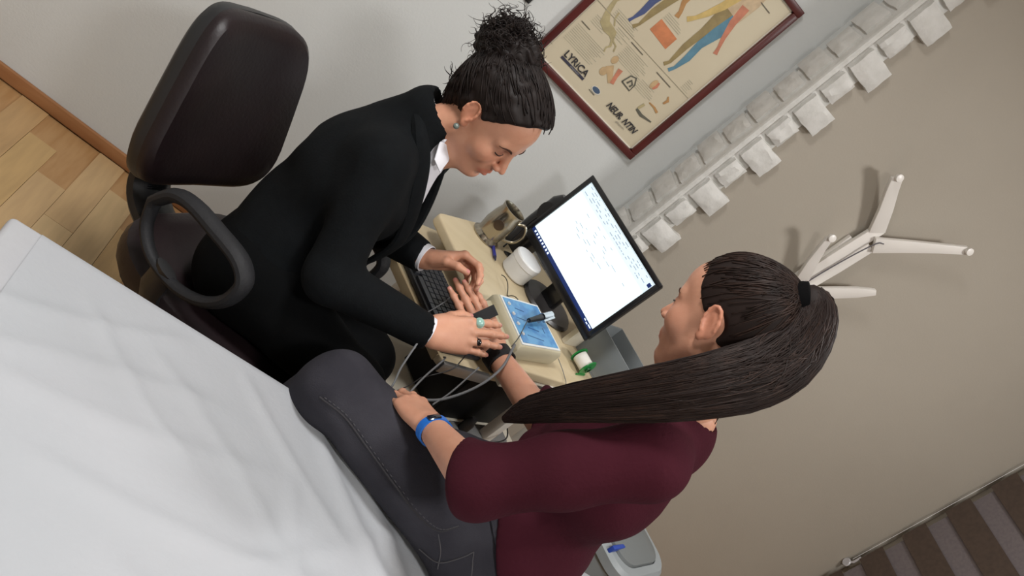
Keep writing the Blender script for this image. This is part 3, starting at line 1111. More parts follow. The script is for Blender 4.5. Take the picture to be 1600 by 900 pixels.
for c_ in ((1.0, 2.04), (1.20, 1.75), (1.36, 1.87), (1.15, 2.18)):
    cs = MB()
    for k in (-1, 1):
        cs.lathe([(0, -.010), (.030, -.010), (.034, -.006), (.034, .006), (.030, .010), (0, .010)], V(c_[0], c_[1], .0345) + tr * .014 * k, tr, 20)
    cs.box((c_[0], c_[1], .072), (.03, .03, .03))
    cs.build('caster', m_blk, cart, smooth=True)
MB().box(tp(.13, .03, .695), (.014, .05, .03), TA).build('bracket', mat('brown bracket', (92, 78, 64), .5), cart, .002)

# things on the lower shelf
pc = empty('computer_tower', tp(.36, .20, .42).tolist(), 'black computer tower standing on the lower shelf of the cart', 'computer')
m_pct = mat('tower black', (14, 14, 16), .6, spec=.2)
MB().box(tp(.36, .20, .42 + .102), (.19, .30, .202), TA).build('case', m_pct, pc, .006)
MB().box(tp(.36, .048, .42 + .102), (.18, .008, .19), TA).build('front_panel', mat('tower front', (20, 20, 22), .55, spec=.2), pc, .002)
MB().box(tp(.36, .043, .42 + .17), (.14, .004, .03), TA).build('drive_slot', mat('tower slot', (8, 8, 9), .5), pc)
MB().lathe([(0, 0), (.009, 0), (.009, .003), (0, .004)], tp(.30, .044, .42 + .12), -tbk, 16).build('power_button', mat('button grey', (70, 70, 72), .4), pc, smooth=True)
ps = empty('power_strip', tp(.515, .20, .42).tolist(), 'grey power strip with black plugs beside the computer tower', 'power strip')
MB().box(tp(.515, .20, .441), (.05, .24, .04), TA).build('strip_body', mat('grey plastic', (120, 120, 120), .5), ps, .005)
for b_ in (.12, .24):
    MB().lathe([(0, 0), (.016, 0), (.016, .03), (.009, .05), (0, .05)], tp(.515, b_, .461), (0, 0, 1), 14).build('plug', m_blk, ps, smooth=True)

# ================================================================== MONITOR
MA = yawax(-57.2)
mc = V(1.07, 2.032, 0.957)
tt = math.radians(4.6)
mn = -MA[1]                                   # facing the examiner
mu = V(0, 0, 1) * math.cos(tt) - mn * math.sin(tt)
mno = np.cross(MA[0], mu)                     # outward screen normal
if np.dot(mno, mn) < 0:
    mno = -mno
FA = [MA[0], -mno, mu]
mon = empty('monitor', (1.125, 2.067, ST), 'black flat-screen monitor showing a bright white document window', 'monitor')
m_mb = mat('monitor black', (20, 20, 23), 0.3, coat=.2)
W_, H_ = .41, .262
MB().box(mc - mno * .012, (W_ - .01, .024, H_ - .01), FA).build('housing', m_mb, mon, .004)
bz = MB()
for c_, s_ in (((0, (H_ - .015) / 2), (W_, .015)), ((0, -(H_ - .024) / 2), (W_, .024)), ((-(W_ - .015) / 2, 0), (.015, H_ - .02)), (((W_ - .015) / 2, 0), (.015, H_ - .02))):
    bz.box(mc + MA[0] * c_[0] + mu * c_[1] + mno * .002, (s_[0], .009, s_[1]), FA)
bz.build('bezel', m_mb, mon, .0015)
SW, SH = W_ - .030, H_ - .039
scn = mc + mu * .0045


def scr_box(cx, cy, w_, h_, lift, t=.0004):
    return MB().box(scn + MA[0] * (cx * SW) + mu * (cy * SH) + mno * (lift), (w_ * SW, t, h_ * SH), FA)


screen = scr_box(0, 0, 1, 1, .0008, .001).build('screen', mat('lit screen', (222, 238, 243), .3, emit=.80), mon)
m_tb = mat('lit taskbar', (28, 44, 92), .3, emit=.7)
scr_box(0, -.474, 1, .052, .0016).build('taskbar', m_tb, screen)
m_ic = mat('lit icon', (216, 228, 244), .3, emit=.9)
for i in range(8):
    scr_box(-.46 + .032 * i, -.474, .016, .028, .0022).build('icon', m_ic, screen)
ck = MB()
for i in range(3):
    ck.v += []
for i, (a, b) in enumerate(((.40, .02), (.43, .02), (.465, .035))):
    scr_box(a, -.468 - .008 * (i % 2), b, .014, .0022).build('tray_mark', m_ic, screen)
m_rib = mat('lit ribbon', (206, 222, 232), .3, emit=.75)
scr_box(0, .405, 1, .17, .0014).build('ribbon', m_rib, screen)
m_gr = mat('lit grey text', (150, 160, 172), .3, emit=.7)
tx = MB()
rg = random.Random(5)


def sbx(mb, cx, cy, w_, h_, lift):
    mb.box(scn + MA[0] * (cx * SW) + mu * (cy * SH) + mno * lift, (w_ * SW, .0003, h_ * SH), FA)


for row in range(4):
    x_ = -.47
    while x_ < .46:
        wd = rg.uniform(.01, .05)
        if rg.random() < .75:
            sbx(tx, x_ + wd / 2, .465 - .034 * row, wd, .010, .0022)
        x_ += wd + rg.uniform(.008, .03)
for row in range(9):
    x_ = -.30 + rg.uniform(0, .2)
    for _ in range(rg.randint(1, 4)):
        wd = rg.uniform(.02, .07)
        sbx(tx, x_, .27 - .035 * row, wd, .007, .0022)
        x_ += wd + rg.uniform(.03, .12)
tx.build('screen_text', m_gr, screen)['kind'] = 'stuff'
scr_box(.475, .43, .03, .05, .0022).build('icon', m_tb, screen)
# stand
MB().lathe([(0, 0), (.092, 0), (.095, .006), (.088, .014), (.05, .020), (0, .021)], (1.125, 2.067, ST), (0, 0, 1), 32).build('stand_base', mat('monitor base', (52, 50, 50), .35), mon, smooth=True)
MB().box((1.112, 2.060, ST + .075), (.062, .028, .13), MA).build('stand_neck', m_mb, mon, .006)
bulge = [[mc + MA[0] * (x_ - .02) + mu * (z_ + .015) - mno * o_ for x_, z_ in rrect(w_, d_, .05)] for w_, d_, o_ in ((.30, .20, .022), (.28, .18, .045), (.18, .12, .06))]
ring_loft('rear_cover', bulge, m_mb, mon)
# black loudspeaker peeking out behind the screen's upper left
sp = empty('loudspeaker', (1.005, 2.262, ST), 'black loudspeaker standing behind the left edge of the monitor', 'speaker')
SA = yawax(-57)
ring_loft('speaker_case', rr_rows((1.005, 2.262, 0), SA, [(.085, .07, .02, ST), (.09, .075, .025, ST + .10), (.088, .07, .03, ST + .20), (.06, .045, .02, ST + .225)]), m_mb, sp)
MB().lathe([(0, 0), (.030, 0), (.033, .003), (.02, .004), (0, .002)], V(1.005, 2.262, ST + .16) - SA[1] * .037, -SA[1], 20).build('speaker_cone', m_blk, sp, smooth=True)

# ================================================================== KEYBOARD
KA = yawax(-57.6)
kc = V(.765, 1.80, .66)
kb = empty('keyboard', kc.tolist(), 'black computer keyboard on the lower shelf beneath the clasped hands', 'keyboard')
m_kb = mat('keyboard black', (40, 41, 45), .5)
MB().box(kc + V(0, 0, .010), (.36, .145, .014), KA).build('keyboard_case', m_kb, kb, .004)
ky = MB()
for r_ in range(6):
    for c_ in range(18):
        if r_ == 0 and 5 < c_ < 11:
            continue
        ky.box(kc + KA[0] * (-.162 + .0191 * c_) + KA[1] * (-.054 + .0215 * r_) + V(0, 0, .0205), (.0158, .0172, .008), KA)
    if r_ == 0:
        ky.box(kc + KA[0] * (-.005) + KA[1] * (-.054) + V(0, 0, .0205), (.085, .0172, .008), KA)
ko = ky.build('keys', mat('key caps', (58, 60, 66), .5), kb)
ko['kind'] = 'stuff'

# ================================================================== THINGS ON THE CART TOP
# pewter tankard
mug = empty('tankard', (.872, 2.168, ST), 'pewter tankard with a handle standing at the back of the cart', 'mug')
m_pew = mat('pewter', (176, 168, 152), 0.22, 0.95)
MB().lathe([(0, .004), (.036, .004), (.047, 0), (.048, .006), (.040, .014), (.039, .022), (.043, .05), (.0405, .085), (.036, .108), (.040, .122), (.037, .122), (.033, .108), (.037, .085), (.0395, .05), (.036, .022), (0, .02)], (.872, 2.168, ST), (0, 0, 1), 36).build('mug_body', m_pew, mug, smooth=True, angle=1.2)
hd = nrm(V(.95, -.2, 0))
hb = V(.872, 2.168, ST)
MB().tube(arc([hb + hd * .036 + V(0, 0, .098), hb + hd * .058 + V(0, 0, .110), hb + hd * .076 + V(0, 0, .085), hb + hd * .070 + V(0, 0, .05), hb + hd * .040 + V(0, 0, .030)], 20), .0042, 8).build('handle', m_pew, mug, smooth=True)
sd_ = nrm(V(-.35, -1, 0))
MB().lathe([(0, 0), (.016, 0), (.016, .003), (0, .005)], hb + sd_ * .040 + V(0, 0, .070), sd_, 18).build('badge', mat('dark badge', (84, 70, 58), .35, .6), mug, smooth=True)
# white pot
pot = empty('white_pot', (.985, 2.088, ST), 'white plastic pot with lid beside the monitor foot', 'pot')
m_wp = mat('white plastic', (222, 222, 220), 0.4)
MB().lathe([(0, 0), (.040, 0), (.046, .006), (.047, .052), (0, .052)], (.985, 2.088, ST), (0, 0, 1), 32).build('pot_body', m_wp, pot, smooth=True, angle=.7)
MB().lathe([(.046, .050), (.0485, .052), (.0485, .068), (.045, .072), (0, .073)], (.985, 2.088, ST), (0, 0, 1), 32).build('lid', mat('white lid', (232, 232, 232), .35), pot, smooth=True, angle=.7)
# pen
pen = empty('ballpoint_pen', (.905, 2.118, ST), 'blue ballpoint pen lying in front of the pewter tankard', 'pen')
MB().tube([(.897, 2.160, ST + .006), (.906, 2.085, ST + .006)], .0052, 10).build('barrel', mat('pen blue', (48, 52, 140), .35), pen, smooth=True)
MB().tube([(.906, 2.085, ST + .006), (.908, 2.068, ST + .006)], [.005, .002], 10).build('tip', mat('pen dark', (40, 42, 70), .35), pen, smooth=True)
# keys / ring by the mug
kr = MB().tube([(.975 + .022 * math.cos(a), 2.172 + .014 * math.sin(a), ST + .004 + .003 * math.sin(2 * a)) for a in [i * .42 for i in range(15)]], .0035, 6, closed=True)
tag(kr.build('cable_loop', m_blk, None, smooth=True), 'short loop of black cable between tankard and white pot', 'cable')
# monitor lead running up behind
tag(MB().tube(arc([(.945, 2.19, ST + .006), (.955, 2.215, ST + .03), (.958, 2.23, ST + .09), (.962, 2.235, ST + .13)], 16), .0028, 6).build('monitor_lead', m_blk, None, smooth=True), 'thin black lead rising behind the monitor beside the tankard', 'cable')

# EMG amplifier
amp = empty('amplifier_box', (.99, 1.74, ST), 'beige electrode amplifier box with a blue printed top panel', 'amplifier')
m_am = mat('amplifier beige', (198, 190, 164), .5, c2=(190, 181, 154), nscale=6)
q_ = [V(.868, 1.797, 0), V(.945, 1.655, 0), V(1.100, 1.772, 0), V(1.020, 1.905, 0)]
cen = sum(q_) / 4
base = [(p + (p - cen) * .10)[:2] for p in q_]
top_ = [(p + (p - cen) * .03)[:2] for p in q_]
bm_ = MB()
rows_ = [[V(x_, y_, ST + .004) for x_, y_ in base], [V(x_, y_, ST + .040) for x_, y_ in base], [V(x_, y_, ST + .052) for x_, y_ in top_]]
n = 4
vs = [p for r_ in rows_ for p in r_]
fs = [(0, 3, 2, 1)] + [(i * 4 + j, i * 4 + (j + 1) % 4, (i + 1) * 4 + (j + 1) % 4, (i + 1) * 4 + j) for i in range(2) for j in range(4)] + [(8, 9, 10, 11)]
bm_.add(vs, fs).build('amplifier_case', m_am, amp, .003)
# a lower, flat front wing of the same box
wing = [(.800, 1.72), (.868, 1.60), (.945, 1.655), (.868, 1.797)]
MB().prism(wing, ST + .003, ST + .030).build('front_wing', m_am, amp, .003)
pan = MB().prism([(p + (p - cen) * -.02)[:2].tolist() for p in q_], ST + .052, ST + .0545).build('white_border', mat('panel white', (226, 228, 226), .4), amp)
blu = MB().prism([(p + (p - cen) * -.10)[:2].tolist() for p in q_], ST + .0545, ST + .0557).build('blue_panel', mat('panel blue', (96, 158, 206), .4, c2=(72, 132, 190), nscale=30, ramp=(.45, .6)), amp)
e1, e2 = q_[1] - q_[0], q_[3] - q_[0]
for (a, b, w_, h_) in ((.25, .35, .02, .25), (.45, .3, .015, .3), (.62, .5, .02, .3), (.8, .45, .015, .45), (.35, .75, .08, .02), (.6, .78, .10, .02), (.75, .15, .02, .10)):
    o_ = q_[0] + e1 * a + e2 * b
    MB().box(o_ + V(0, 0, ST + .0559), (w_ * .16, h_ * .16, .0006), [nrm(e1), nrm(e2 - nrm(e1) * np.dot(e2, nrm(e1))), V(0, 0, 1)]).build('printed_mark', mat('diagram ink', (46, 86, 140), .5), blu)
for (a, b) in ((.18, .12), (.38, .12), (.58, .12), (.78, .12)):
    MB().lathe([(0, 0), (.005, 0), (.005, .004), (.003, .004), (.003, .001), (0, .001)], q_[0] + e1 * a + e2 * b + V(0, 0, ST + .0555), (0, 0, 1), 12).build('socket', m_wp, amp, smooth=True)
# plugged-in metal connector
co = empty('cable_connector', (.985, 1.79, ST + .056), 'shiny metal connector with a black boot plugged into the blue panel', 'connector')
ca, cb_ = V(1.035, 1.845, ST + .082), V(.958, 1.755, ST + .070)
MB().tube([ca, ca * .6 + cb_ * .4], [.012, .011], 12).build('metal_shell', mat('chrome', (190, 192, 196), .18, .95), co, smooth=True)
MB().tube([ca * .55 + cb_ * .45, cb_], [.009, .006], 12).build('boot', m_blk, co, smooth=True)
MB().tube([ca + V(.006, -.012, .006), ca * .5 + cb_ * .5 + V(.008, -.014, .005)], .004, 8).build('metal_clip', mat('chrome', (190, 192, 196), .18, .95), co, smooth=True)
MB().tube([ca * .7 + cb_ * .3, ca * .7 + cb_ * .3 - V(0, 0, .028)], .006, 10).build('plug_pin', mat('chrome', (190, 192, 196), .18, .95), co, smooth=True)
# thin wire loops behind the amplifier
wl = [(.925 + .010 * t, 1.985 - .013 * t + .016 * math.cos(1.4 * t), ST + .012 + .010 * math.sin(1.4 * t)) for t in [i * .25 for i in range(34)]]
tag(MB().tube(wl, .0014, 5).build('wire_coil', m_blk, None, smooth=True), 'thin black wire coiled on the cart top behind the amplifier', 'wire')
# green tape spool
ts = empty('tape_spool', (1.232, 1.868, ST), 'green spool of white medical tape on the cart corner', 'tape')
ta = nrm(V(.60, -.80, .0))
tc_ = V(1.232, 1.868, ST + .030)
m_gn = mat('green plastic', (24, 128, 58), .35)
for s_ in (-1, 1):
    sqr = MB()
    o_ = tc_ + ta * .024 * s_
    ex = nrm(np.cross(ta, V(0, 0, 1)))
    pl = []
    for i in range(24):
        a = 2 * math.pi * i / 24
        rad = .027 if not (s_ == 1 and i in (5, 6, 7, 17, 18, 19)) else .030
        pl.append((rad * math.cos(a), rad * math.sin(a)))
    sqr.plate(pl, o_, ex, V(0, 0, 1), .003)
    sqr.build('flange', m_gn, ts)
MB().box(tc_ + ta * .024 + V(0, 0, -.027), (.05, .003, .006), [ex, ta, V(0, 0, 1)]).build('foot', m_gn, ts)
MB().lathe([(.009, -.021), (.021, -.021), (.021, .021), (.009, .021)], tc_, ta, 28).build('tape_roll', mat('tape white', (228, 226, 218), .6), ts, smooth=True, angle=.7)
MB().lathe([(.006, -.026), (.010, -.026), (.010, .030), (.006, .030)], tc_, ta, 20).build('core', mat('green dark', (16, 84, 40), .4), ts, smooth=True)
# grey plastic tray behind the right end of the monitor
gt = empty('document_tray', (1.335, 1.965, ST), 'translucent grey plastic document tray behind the right end of the monitor', 'tray')
m_tp = mat('smoky grey plastic', (140, 146, 148), .25, trans=.25, alpha=1)
GT = yawax(-57.2)
gc = V(1.345, 1.948, ST)
MB().box(gc + V(0, 0, .003), (.19, .13, .005), GT).build('tray_floor', m_tp, gt, .001)
for s_ in (-1, 1):
    MB().box(gc + GT[1] * .063 * s_ + V(0, 0, .058), (.19, .004, .105), GT).build('tray_side', m_tp, gt, .001)
for s_ in (-1, 1):
    MB().box(gc + GT[0] * .093 * s_ + V(0, 0, .058), (.004, .122, .105), GT).build('tray_end', m_tp, gt, .001)
# small cream adapter box next to the monitor foot
ab = empty('adapter_box', (1.235, 2.0, ST), 'small cream box standing between monitor foot and grey tray', 'box')
MB().box((1.215, 1.968, ST + .045), (.018, .07, .09), yawax(-57.2)).build('box_body', m_cream, ab, .003)
MB().box(V(1.215, 1.968, ST + .088) , (.019, .071, .006), yawax(-57.2)).build('box_lid', mat('beige panel', (196, 188, 170), .5), ab, .002)

# ================================================================== PEOPLE
m_skin_e = mat('skin examiner', (205, 152, 124), 0.5, c2=(198, 143, 116), nscale=30, attr='tint', sss=.12, bump=.04, bscale=350)
m_skin_p = mat('skin patient', (198, 146, 120), 0.5, c2=(190, 137, 112), nscale=30, attr='tint', sss=.12, bump=.04, bscale=350)
m_hair_e = mat('dark curly hair', (26, 19, 17), 0.6, spec=.25, c2=(24, 17, 15), nscale=40)
m_hair_e2 = mat('dark brown curls', (30, 21, 18), 0.55, spec=.25, c2=(22, 15, 13), nscale=40)
m_hair_p = mat('dark brown hair', (30, 21, 18), 0.6, spec=.2, c2=(34, 23, 20), nscale=30)
m_hair_p2 = mat('brown hair strands', (52, 37, 31), 0.5, spec=.22, c2=(30, 21, 18), nscale=30)
m_jacket = mat('black wool jacket', (10, 12, 14), 0.9, spec=.15, c2=(12, 15, 17), nscale=60, bump=.12, bscale=250)
m_trous = mat('black trousers', (6, 7, 8), 0.9, spec=.12, bump=.1, bscale=200)
m_shirt = mat('white cotton shirt', (222, 222, 228), 0.75, bump=.1, bscale=60)
m_plum = mat('plum jersey', (64, 25, 35), 0.9, spec=.08, c2=(57, 21, 30), nscale=8, bump=.15, bscale=160)
m_jean = mat('charcoal denim', (62, 61, 67), 0.9, spec=.12, c2=(49, 48, 54), nscale=9, detail=8, bump=.2, bscale=400)
m_seam = mat('denim seam', (46, 44, 48), 0.85)
m_seam2 = mat('denim stitching', (74, 72, 75), 0.85)
m_strap = mat('black strap', (20, 20, 22), 0.8, bump=.2, bscale=300)


def head_prims(c, ax, sc, look_down=True):
    """Head with face; local x forward, y left, z up."""
    def L(x_, y_, z_):
        return c + sc * (ax[0] * x_ + ax[1] * y_ + ax[2] * z_)

    def E(p, r, k=.02, op='u', rot=None):
        a = ax if rot is None else rot
        return el(L(*p), V(*r) * sc, a, k, op)

    def C(p, q, ra, rb, k=.012, op='u'):
        return rc(L(*p), L(*q), ra * sc, rb * sc, k, None, op)
    pr = [E((-.012, 0, .030), (.093, .074, .090)),
          E((.026, 0, -.012), (.060, .061, .085), .02),
          E((.030, 0, .045), (.058, .060, .052), .02),
          C((.000, .046, -.055), (.062, .010, -.094), .020, .017, .025),
          C((.000, -.046, -.055), (.062, -.010, -.094), .020, .017, .025),
          E((.070, 0, -.096), (.017, .020, .014), .014),
          E((.058, .036, -.028), (.026, .024, .026), .022),
          E((.058, -.036, -.028), (.026, .024, .026), .022),
          E((.072, 0, -.058), (.024, .028, .026), .018),
          C((.080, .012, .020), (.070, .042, .018), .010, .009, .014),
          C((.080, -.012, .020), (.070, -.042, .018), .010, .009, .014),
          E((.094, .031, .002), (.014, .016, .012), .010, 's'),
          E((.094, -.031, .002), (.014, .016, .012), .010, 's'),
          E((.071, .031, .000), (.0155, .0155, .0125), .006),
          E((.071, -.031, .000), (.0155, .0155, .0125), .006),
          C((.083, 0, .014), (.101, 0, -.022), .0072, .0080, .010),
          C((.101, 0, -.022), (.109, 0, -.030), .0080, .0078, .006),
          E((.098, .0115, -.034), (.010, .007, .0065), .005),
          E((.098, -.0115, -.034), (.010, .007, .0065), .005),
          C((.086, .017, -.061), (.0935, 0, -.0585), .0040, .0050, .006),
          C((.086, -.017, -.061), (.0935, 0, -.0585), .0040, .0050, .006),
          C((.084, .014, -.0690), (.0915, 0, -.0710), .0042, .0055, .006),
          C((.084, -.014, -.0690), (.0915, 0, -.0710), .0042, .0055, .006),
          C((.0985, .022, -.0650), (.0985, -.022, -.0650), .0022, .0022, .003, 's'),
          E((.092, 0, -.083), (.008, .018, .005), .008, 's'),
          ]
    for s in (-1, 1):
        earx = np.array([ax[0] * .95 - ax[2] * .0 + ax[1] * (-s) * .30, ax[1] * s, ax[2]])
        earx[0] = nrm(earx[0]); earx[1] = nrm(earx[1] - earx[0] * np.dot(earx[0], earx[1]))
        pr += [E((-.010, s * .0735, -.002), (.0175, .0065, .029), .004, 'u', earx),
               E((-.004, s * .0815, -.001), (.0095, .0050, .017), .003, 's', earx),
               E((.000, s * .0735, -.027), (.0085, .0055, .010), .005, 'u', earx)]
        ring = []
        for i in range(10):
            a = math.radians(-40 + i * 27)
            ring.append((-.010 + .0150 * math.cos(a) * -1 * (-1 if False else 1) * -1, s * (.0775 + .004 * (1 - math.cos(a)) * .5), .000 + .0275 * math.sin(a)))
        for p, q in zip(ring[:-1], ring[1:]):
            pr.append(C(p, q, .0030, .0030, .003))
    return pr, L, E, C


def face_tint(P, c, ax, sc, lip=(.92, .66, .66), lidc=(.84, .76, .76)):
    d = (P - c) @ ax.T / sc
    x_, y_, z_ = d[:, 0], d[:, 1], d[:, 2]
    t = np.ones((len(P), 3))

    def blend(mask, colr):
        return t * (1 - mask[:, None]) + np.array(colr) * mask[:, None] * t
    lipm = np.clip(1.3 - np.sqrt((y_ / .022) ** 2 + ((z_ + .0645) / .0115) ** 2), 0, .3) / .3 * (x_ > .07)
    t = blend(lipm, lip)
    chk = np.exp(-(((np.abs(y_) - .040) / .022) ** 2 + ((z_ + .028) / .022) ** 2)) * (x_ > .03)
    t = blend(chk * .8, (1.0, .88, .86))
    nose = np.exp(-((y_ / .014) ** 2 + ((z_ + .028) / .016) ** 2)) * (x_ > .09)
    t = blend(nose * .7, (1.0, .88, .86))
    lid = np.exp(-(((np.abs(y_) - .032) / .018) ** 2 + ((z_ - .005) / .010) ** 2)) * (x_ > .06)
    t = blend(lid * .9, lidc)
    ear = np.clip((np.abs(y_) - .069) / .006, 0, 1) * (np.abs(x_ + .005) < .035)
    t = blend(ear * .8, (1.0, .84, .80))
    return t


def hand_prims(wr, fx, dz, thumb_side, curls, spread=0.0, sc=1.0, thumb=((.026, .024, -.006), (.056, .046, -.016), (.086, .052, -.018), (.108, .050, -.016)), fwd=None):
    """Hand from the wrist: fx along the fingers, dz out of the back of the hand, thumb_side +1/-1 along fx x dz."""
    fx = nrm(fx)
    dz = nrm(dz - fx * np.dot(dz, fx))
    dy = np.cross(dz, fx) * thumb_side

    def L(x_, y_, z_):
        return wr + sc * (fx * x_ + dy * y_ + dz * z_)
    pr = [rc(L(-.02, 0, 0), L(.02, 0, 0), .024 * sc, .024 * sc, .02, (dz, .72))]
    base = [(.088, .031, .002), (.092, .0105, .005), (.087, -.010, .003), (.079, -.028, -.002)]
    lens = [(.042, .025, .021), (.046, .029, .022), (.042, .027, .022), (.033, .020, .019)]
    rad = [(.0092, .0082, .0074, .0062), (.0094, .0084, .0075, .0063), (.0090, .0080, .0072, .0061), (.0080, .0071, .0064, .0055)]
    tips = []
    for i in range(4):
        b = V(*base[i])
        pr.append(rc(L(.012, b[1] * .62, 0), L(*b), .0165 * sc, .0115 * sc, .014, (dz, .82)))
    pr.append(el(L(.050, -.018, -.007), V(.036, .018, .013) * sc, [fx, dy, dz], .014))
    pr.append(el(L(.036, .020, -.009), V(.032, .018, .014) * sc, [fx, dy, dz], .014))
    for i in range(4):
        p = V(*base[i])
        a = 0.0
        sp_ = spread * (1.5 - i)
        seg = []
        for j in range(3):
            a += math.radians(curls[i][j])
            d = V(math.cos(a) * math.cos(sp_), math.sin(sp_), -math.sin(a) * math.cos(sp_))
            q = p + d * lens[i][j]
            pr.append(rc(L(*p), L(*q), rad[i][j] * sc, rad[i][j + 1] * sc, .004))
            pr.append(el(L(*p), V(1, 1, 1) * rad[i][j] * 1.07 * sc, None, .004))
            seg.append((p, q, d, a))
            p = q
        tips.append((L(*p), nrm(fx * d[0] + dy * d[1] + dz * d[2]), nrm(fx * math.sin(a) + dz * math.cos(a)), rad[i][3] * sc))
    tj = [V(*t) for t in thumb]
    pr.append(rc(L(*tj[0]), L(*tj[1]), .0165 * sc, .0118 * sc, .012))
    pr.append(rc(L(*tj[1]), L(*tj[2]), .0108 * sc, .0098 * sc, .004))
    pr.append(rc(L(*tj[2]), L(*tj[3]), .0098 * sc, .0075 * sc, .004))
    td = nrm(tj[3] - tj[2])
    tips.append((L(*tj[3]), nrm(fx * td[0] + dy * td[1] + dz * td[2]), nrm(dz * .6 + dy * .8), .0078 * sc))
    return pr, L, tips


def nails(tips, body, name, colr):
    m = mat(name, colr, .3)
    for p, d, up, r in tips:
        up = nrm(up - d * np.dot(up, d))
        sd = np.cross(up, d)
        rows = []
        for i in range(5):
            t = i / 4
            row = []
            for j in range(5):
                s = (j - 2) / 2
                wq = r * .80 * (1 - .25 * abs(t - .5))
                row.append(p + d * (r * (t * 1.35 - .75)) + sd * s * wq + up * (r * .99 * math.sqrt(max(0, 1 - (s * .8) ** 2)) + .0004 - max(0, t - .6) * r * .35))
            rows.append(row)
        vs = [q for row in rows for q in row]
        vs2 = [q - up * .0008 for q in vs]
        fs = []
        for i in range(4):
            for j in range(4):
                a = i * 5 + j
                fs.append((a, a + 1, a + 6, a + 5))
        fs2 = [tuple(v_ + 25 for v_ in f_[::-1]) for f_ in fs]
        MB().add(vs + vs2, fs + fs2).build('fingernail', m, body, smooth=True)


def strands(name, paths, r, m, par, n=4, taper=True):
    mb = MB()
    for P in paths:
        k = len(P)
        rs = [r * (1 - .75 * max(0, (i / (k - 1) - .6) / .4)) for i in range(k)] if taper else r
        mb.tube(P, rs, n)
    o = mb.build(name, m, par, smooth=True, angle=3.0)
    o['kind'] = 'stuff'
    return o


def wrinkle(amp, freq, seed=0):
    ph = np.random.RandomState(seed).uniform(0, 6.28, 9)

    def f(P):
        x_, y_, z_ = P[:, 0] * freq, P[:, 1] * freq, P[:, 2] * freq
        w1 = np.sin(x_ * 1.1 + 1.7 * np.sin(y_ * .9 + ph[0]) + ph[1] + z_ * .6)
        w2 = np.sin(y_ * 1.3 + 1.5 * np.sin(z_ * 1.1 + ph[2]) + ph[3] - x_ * .4)
        w3 = np.sin(z_ * 1.6 + 1.4 * np.sin(x_ * .8 + ph[4]) + ph[5] + y_ * .7)
        return amp * (w1 * w2 * .6 + w3 * .5)
    return f


# ------------------------------------------------------------------ EXAMINER
EF = yawax(-22)
ef, els = EF[0], EF[1]
pelv = V(.360, 1.610, .575)
hipR, hipL = pelv - els * .085, pelv + els * .085
waist = V(.355, 1.635, .72)
chest = V(.375, 1.650, .87)
c7 = V(.385, 1.655, 1.015)
shR, shL = V(.352, 1.525, .965), V(.475, 1.815, .965)
elR, wrR = V(.425, 1.425, .748), V(.655, 1.430, .790)
elL, wrL = V(.475, 1.745, .745), V(.612, 1.648, .812)
kneeR, ankR = V(.640, 1.455, .548), V(.635, 1.50, .12)
kneeL, ankL = V(.665, 1.590, .535), V(.66, 1.63, .12)
HE = V(.472, 1.632, 1.160)
AE = frame(-37, 14, 8)
SE = .97
ehead, LE, EE, CE = head_prims(HE, AE, SE)
neck0 = LE(-.022, 0, -.055)
ehead += [rc(neck0, c7 + V(.012, 0, -.005), .050, .054, .03), rc(LE(.03, 0, -.085), c7 + V(.06, -.01, -.01), .026, .034, .03),
          rc(c7 + V(.012, 0, -.005), c7 + V(.012, 0, -.09), .055, .07, .03)]
fxR = nrm(V(.814, 1.465, .876) - wrR)
dzR = nrm(V(-.25, -.75, .65))
ehR, LhR, tipsR = hand_prims(wrR, fxR, dzR, 1, [(10, 22, 14), (8, 18, 12), (10, 18, 12), (14, 20, 14)], .035, 1.0,
                             thumb=((.024, .022, -.008), (.050, .040, -.020), (.076, .050, -.036), (.100, .048, -.046)))
eaR = [rc(elR, wrR, .040, .024, .02)] + ehR
fxL = nrm(V(.690, 1.655, .880) - wrL)
dzL = nrm(V(.30, .45, .70))
ehL, LhL, tipsL = hand_prims(wrL, fxL, dzL, -1, [(40, 42, 25), (44, 46, 26), (48, 48, 28), (52, 50, 28)], .02, .95,
                             thumb=((.022, .022, -.008), (.044, .042, -.020), (.070, .050, -.034), (.092, .044, -.046)))
eaL = [rc(elL, wrL, .038, .023, .02)] + ehL
core = [rc(pelv - els * .05, pelv + els * .05, .10, .10, .05), rc(pelv, waist, .10, .095, .05), rc(waist, chest, .095, .10, .05), rc(chest, c7, .10, .06, .05),
        rc(shR, shL, .045, .045, .05), rc(shR, elR, .042, .036, .03), rc(shL, elL, .042, .036, .03), rc(elR, wrR, .034, .022, .02), rc(elL, wrL, .034, .022, .02),
        rc(hipR, kneeR, .068, .045, .04), rc(hipL, kneeL, .068, .045, .04), rc(kneeR, ankR, .045, .03, .03), rc(kneeL, ankL, .045, .03, .03)]
parts_, cols_ = [], []
for pr_, h_ in ((core, .012), (ehead, .0028), (eaR, .0024), (eaL, .0024)):
    v_, q__ = sdf_mesh(pr_, h_)
    parts_.append((v_, q__))
    cols_.append(face_tint(v_, HE, AE, SE, lidc=(.40, .32, .32)) if pr_ is ehead else np.ones((len(v_), 3)))
ex = tag(link('person', np_mesh('person', parts_, cols_), m_skin_e, None, smooth=True),
         'seated woman in black jacket with curly pinned-up hair holding the other person\'s wrist', 'person')
nails(tipsR + tipsL, ex, 'nail examiner', (196, 130, 122))

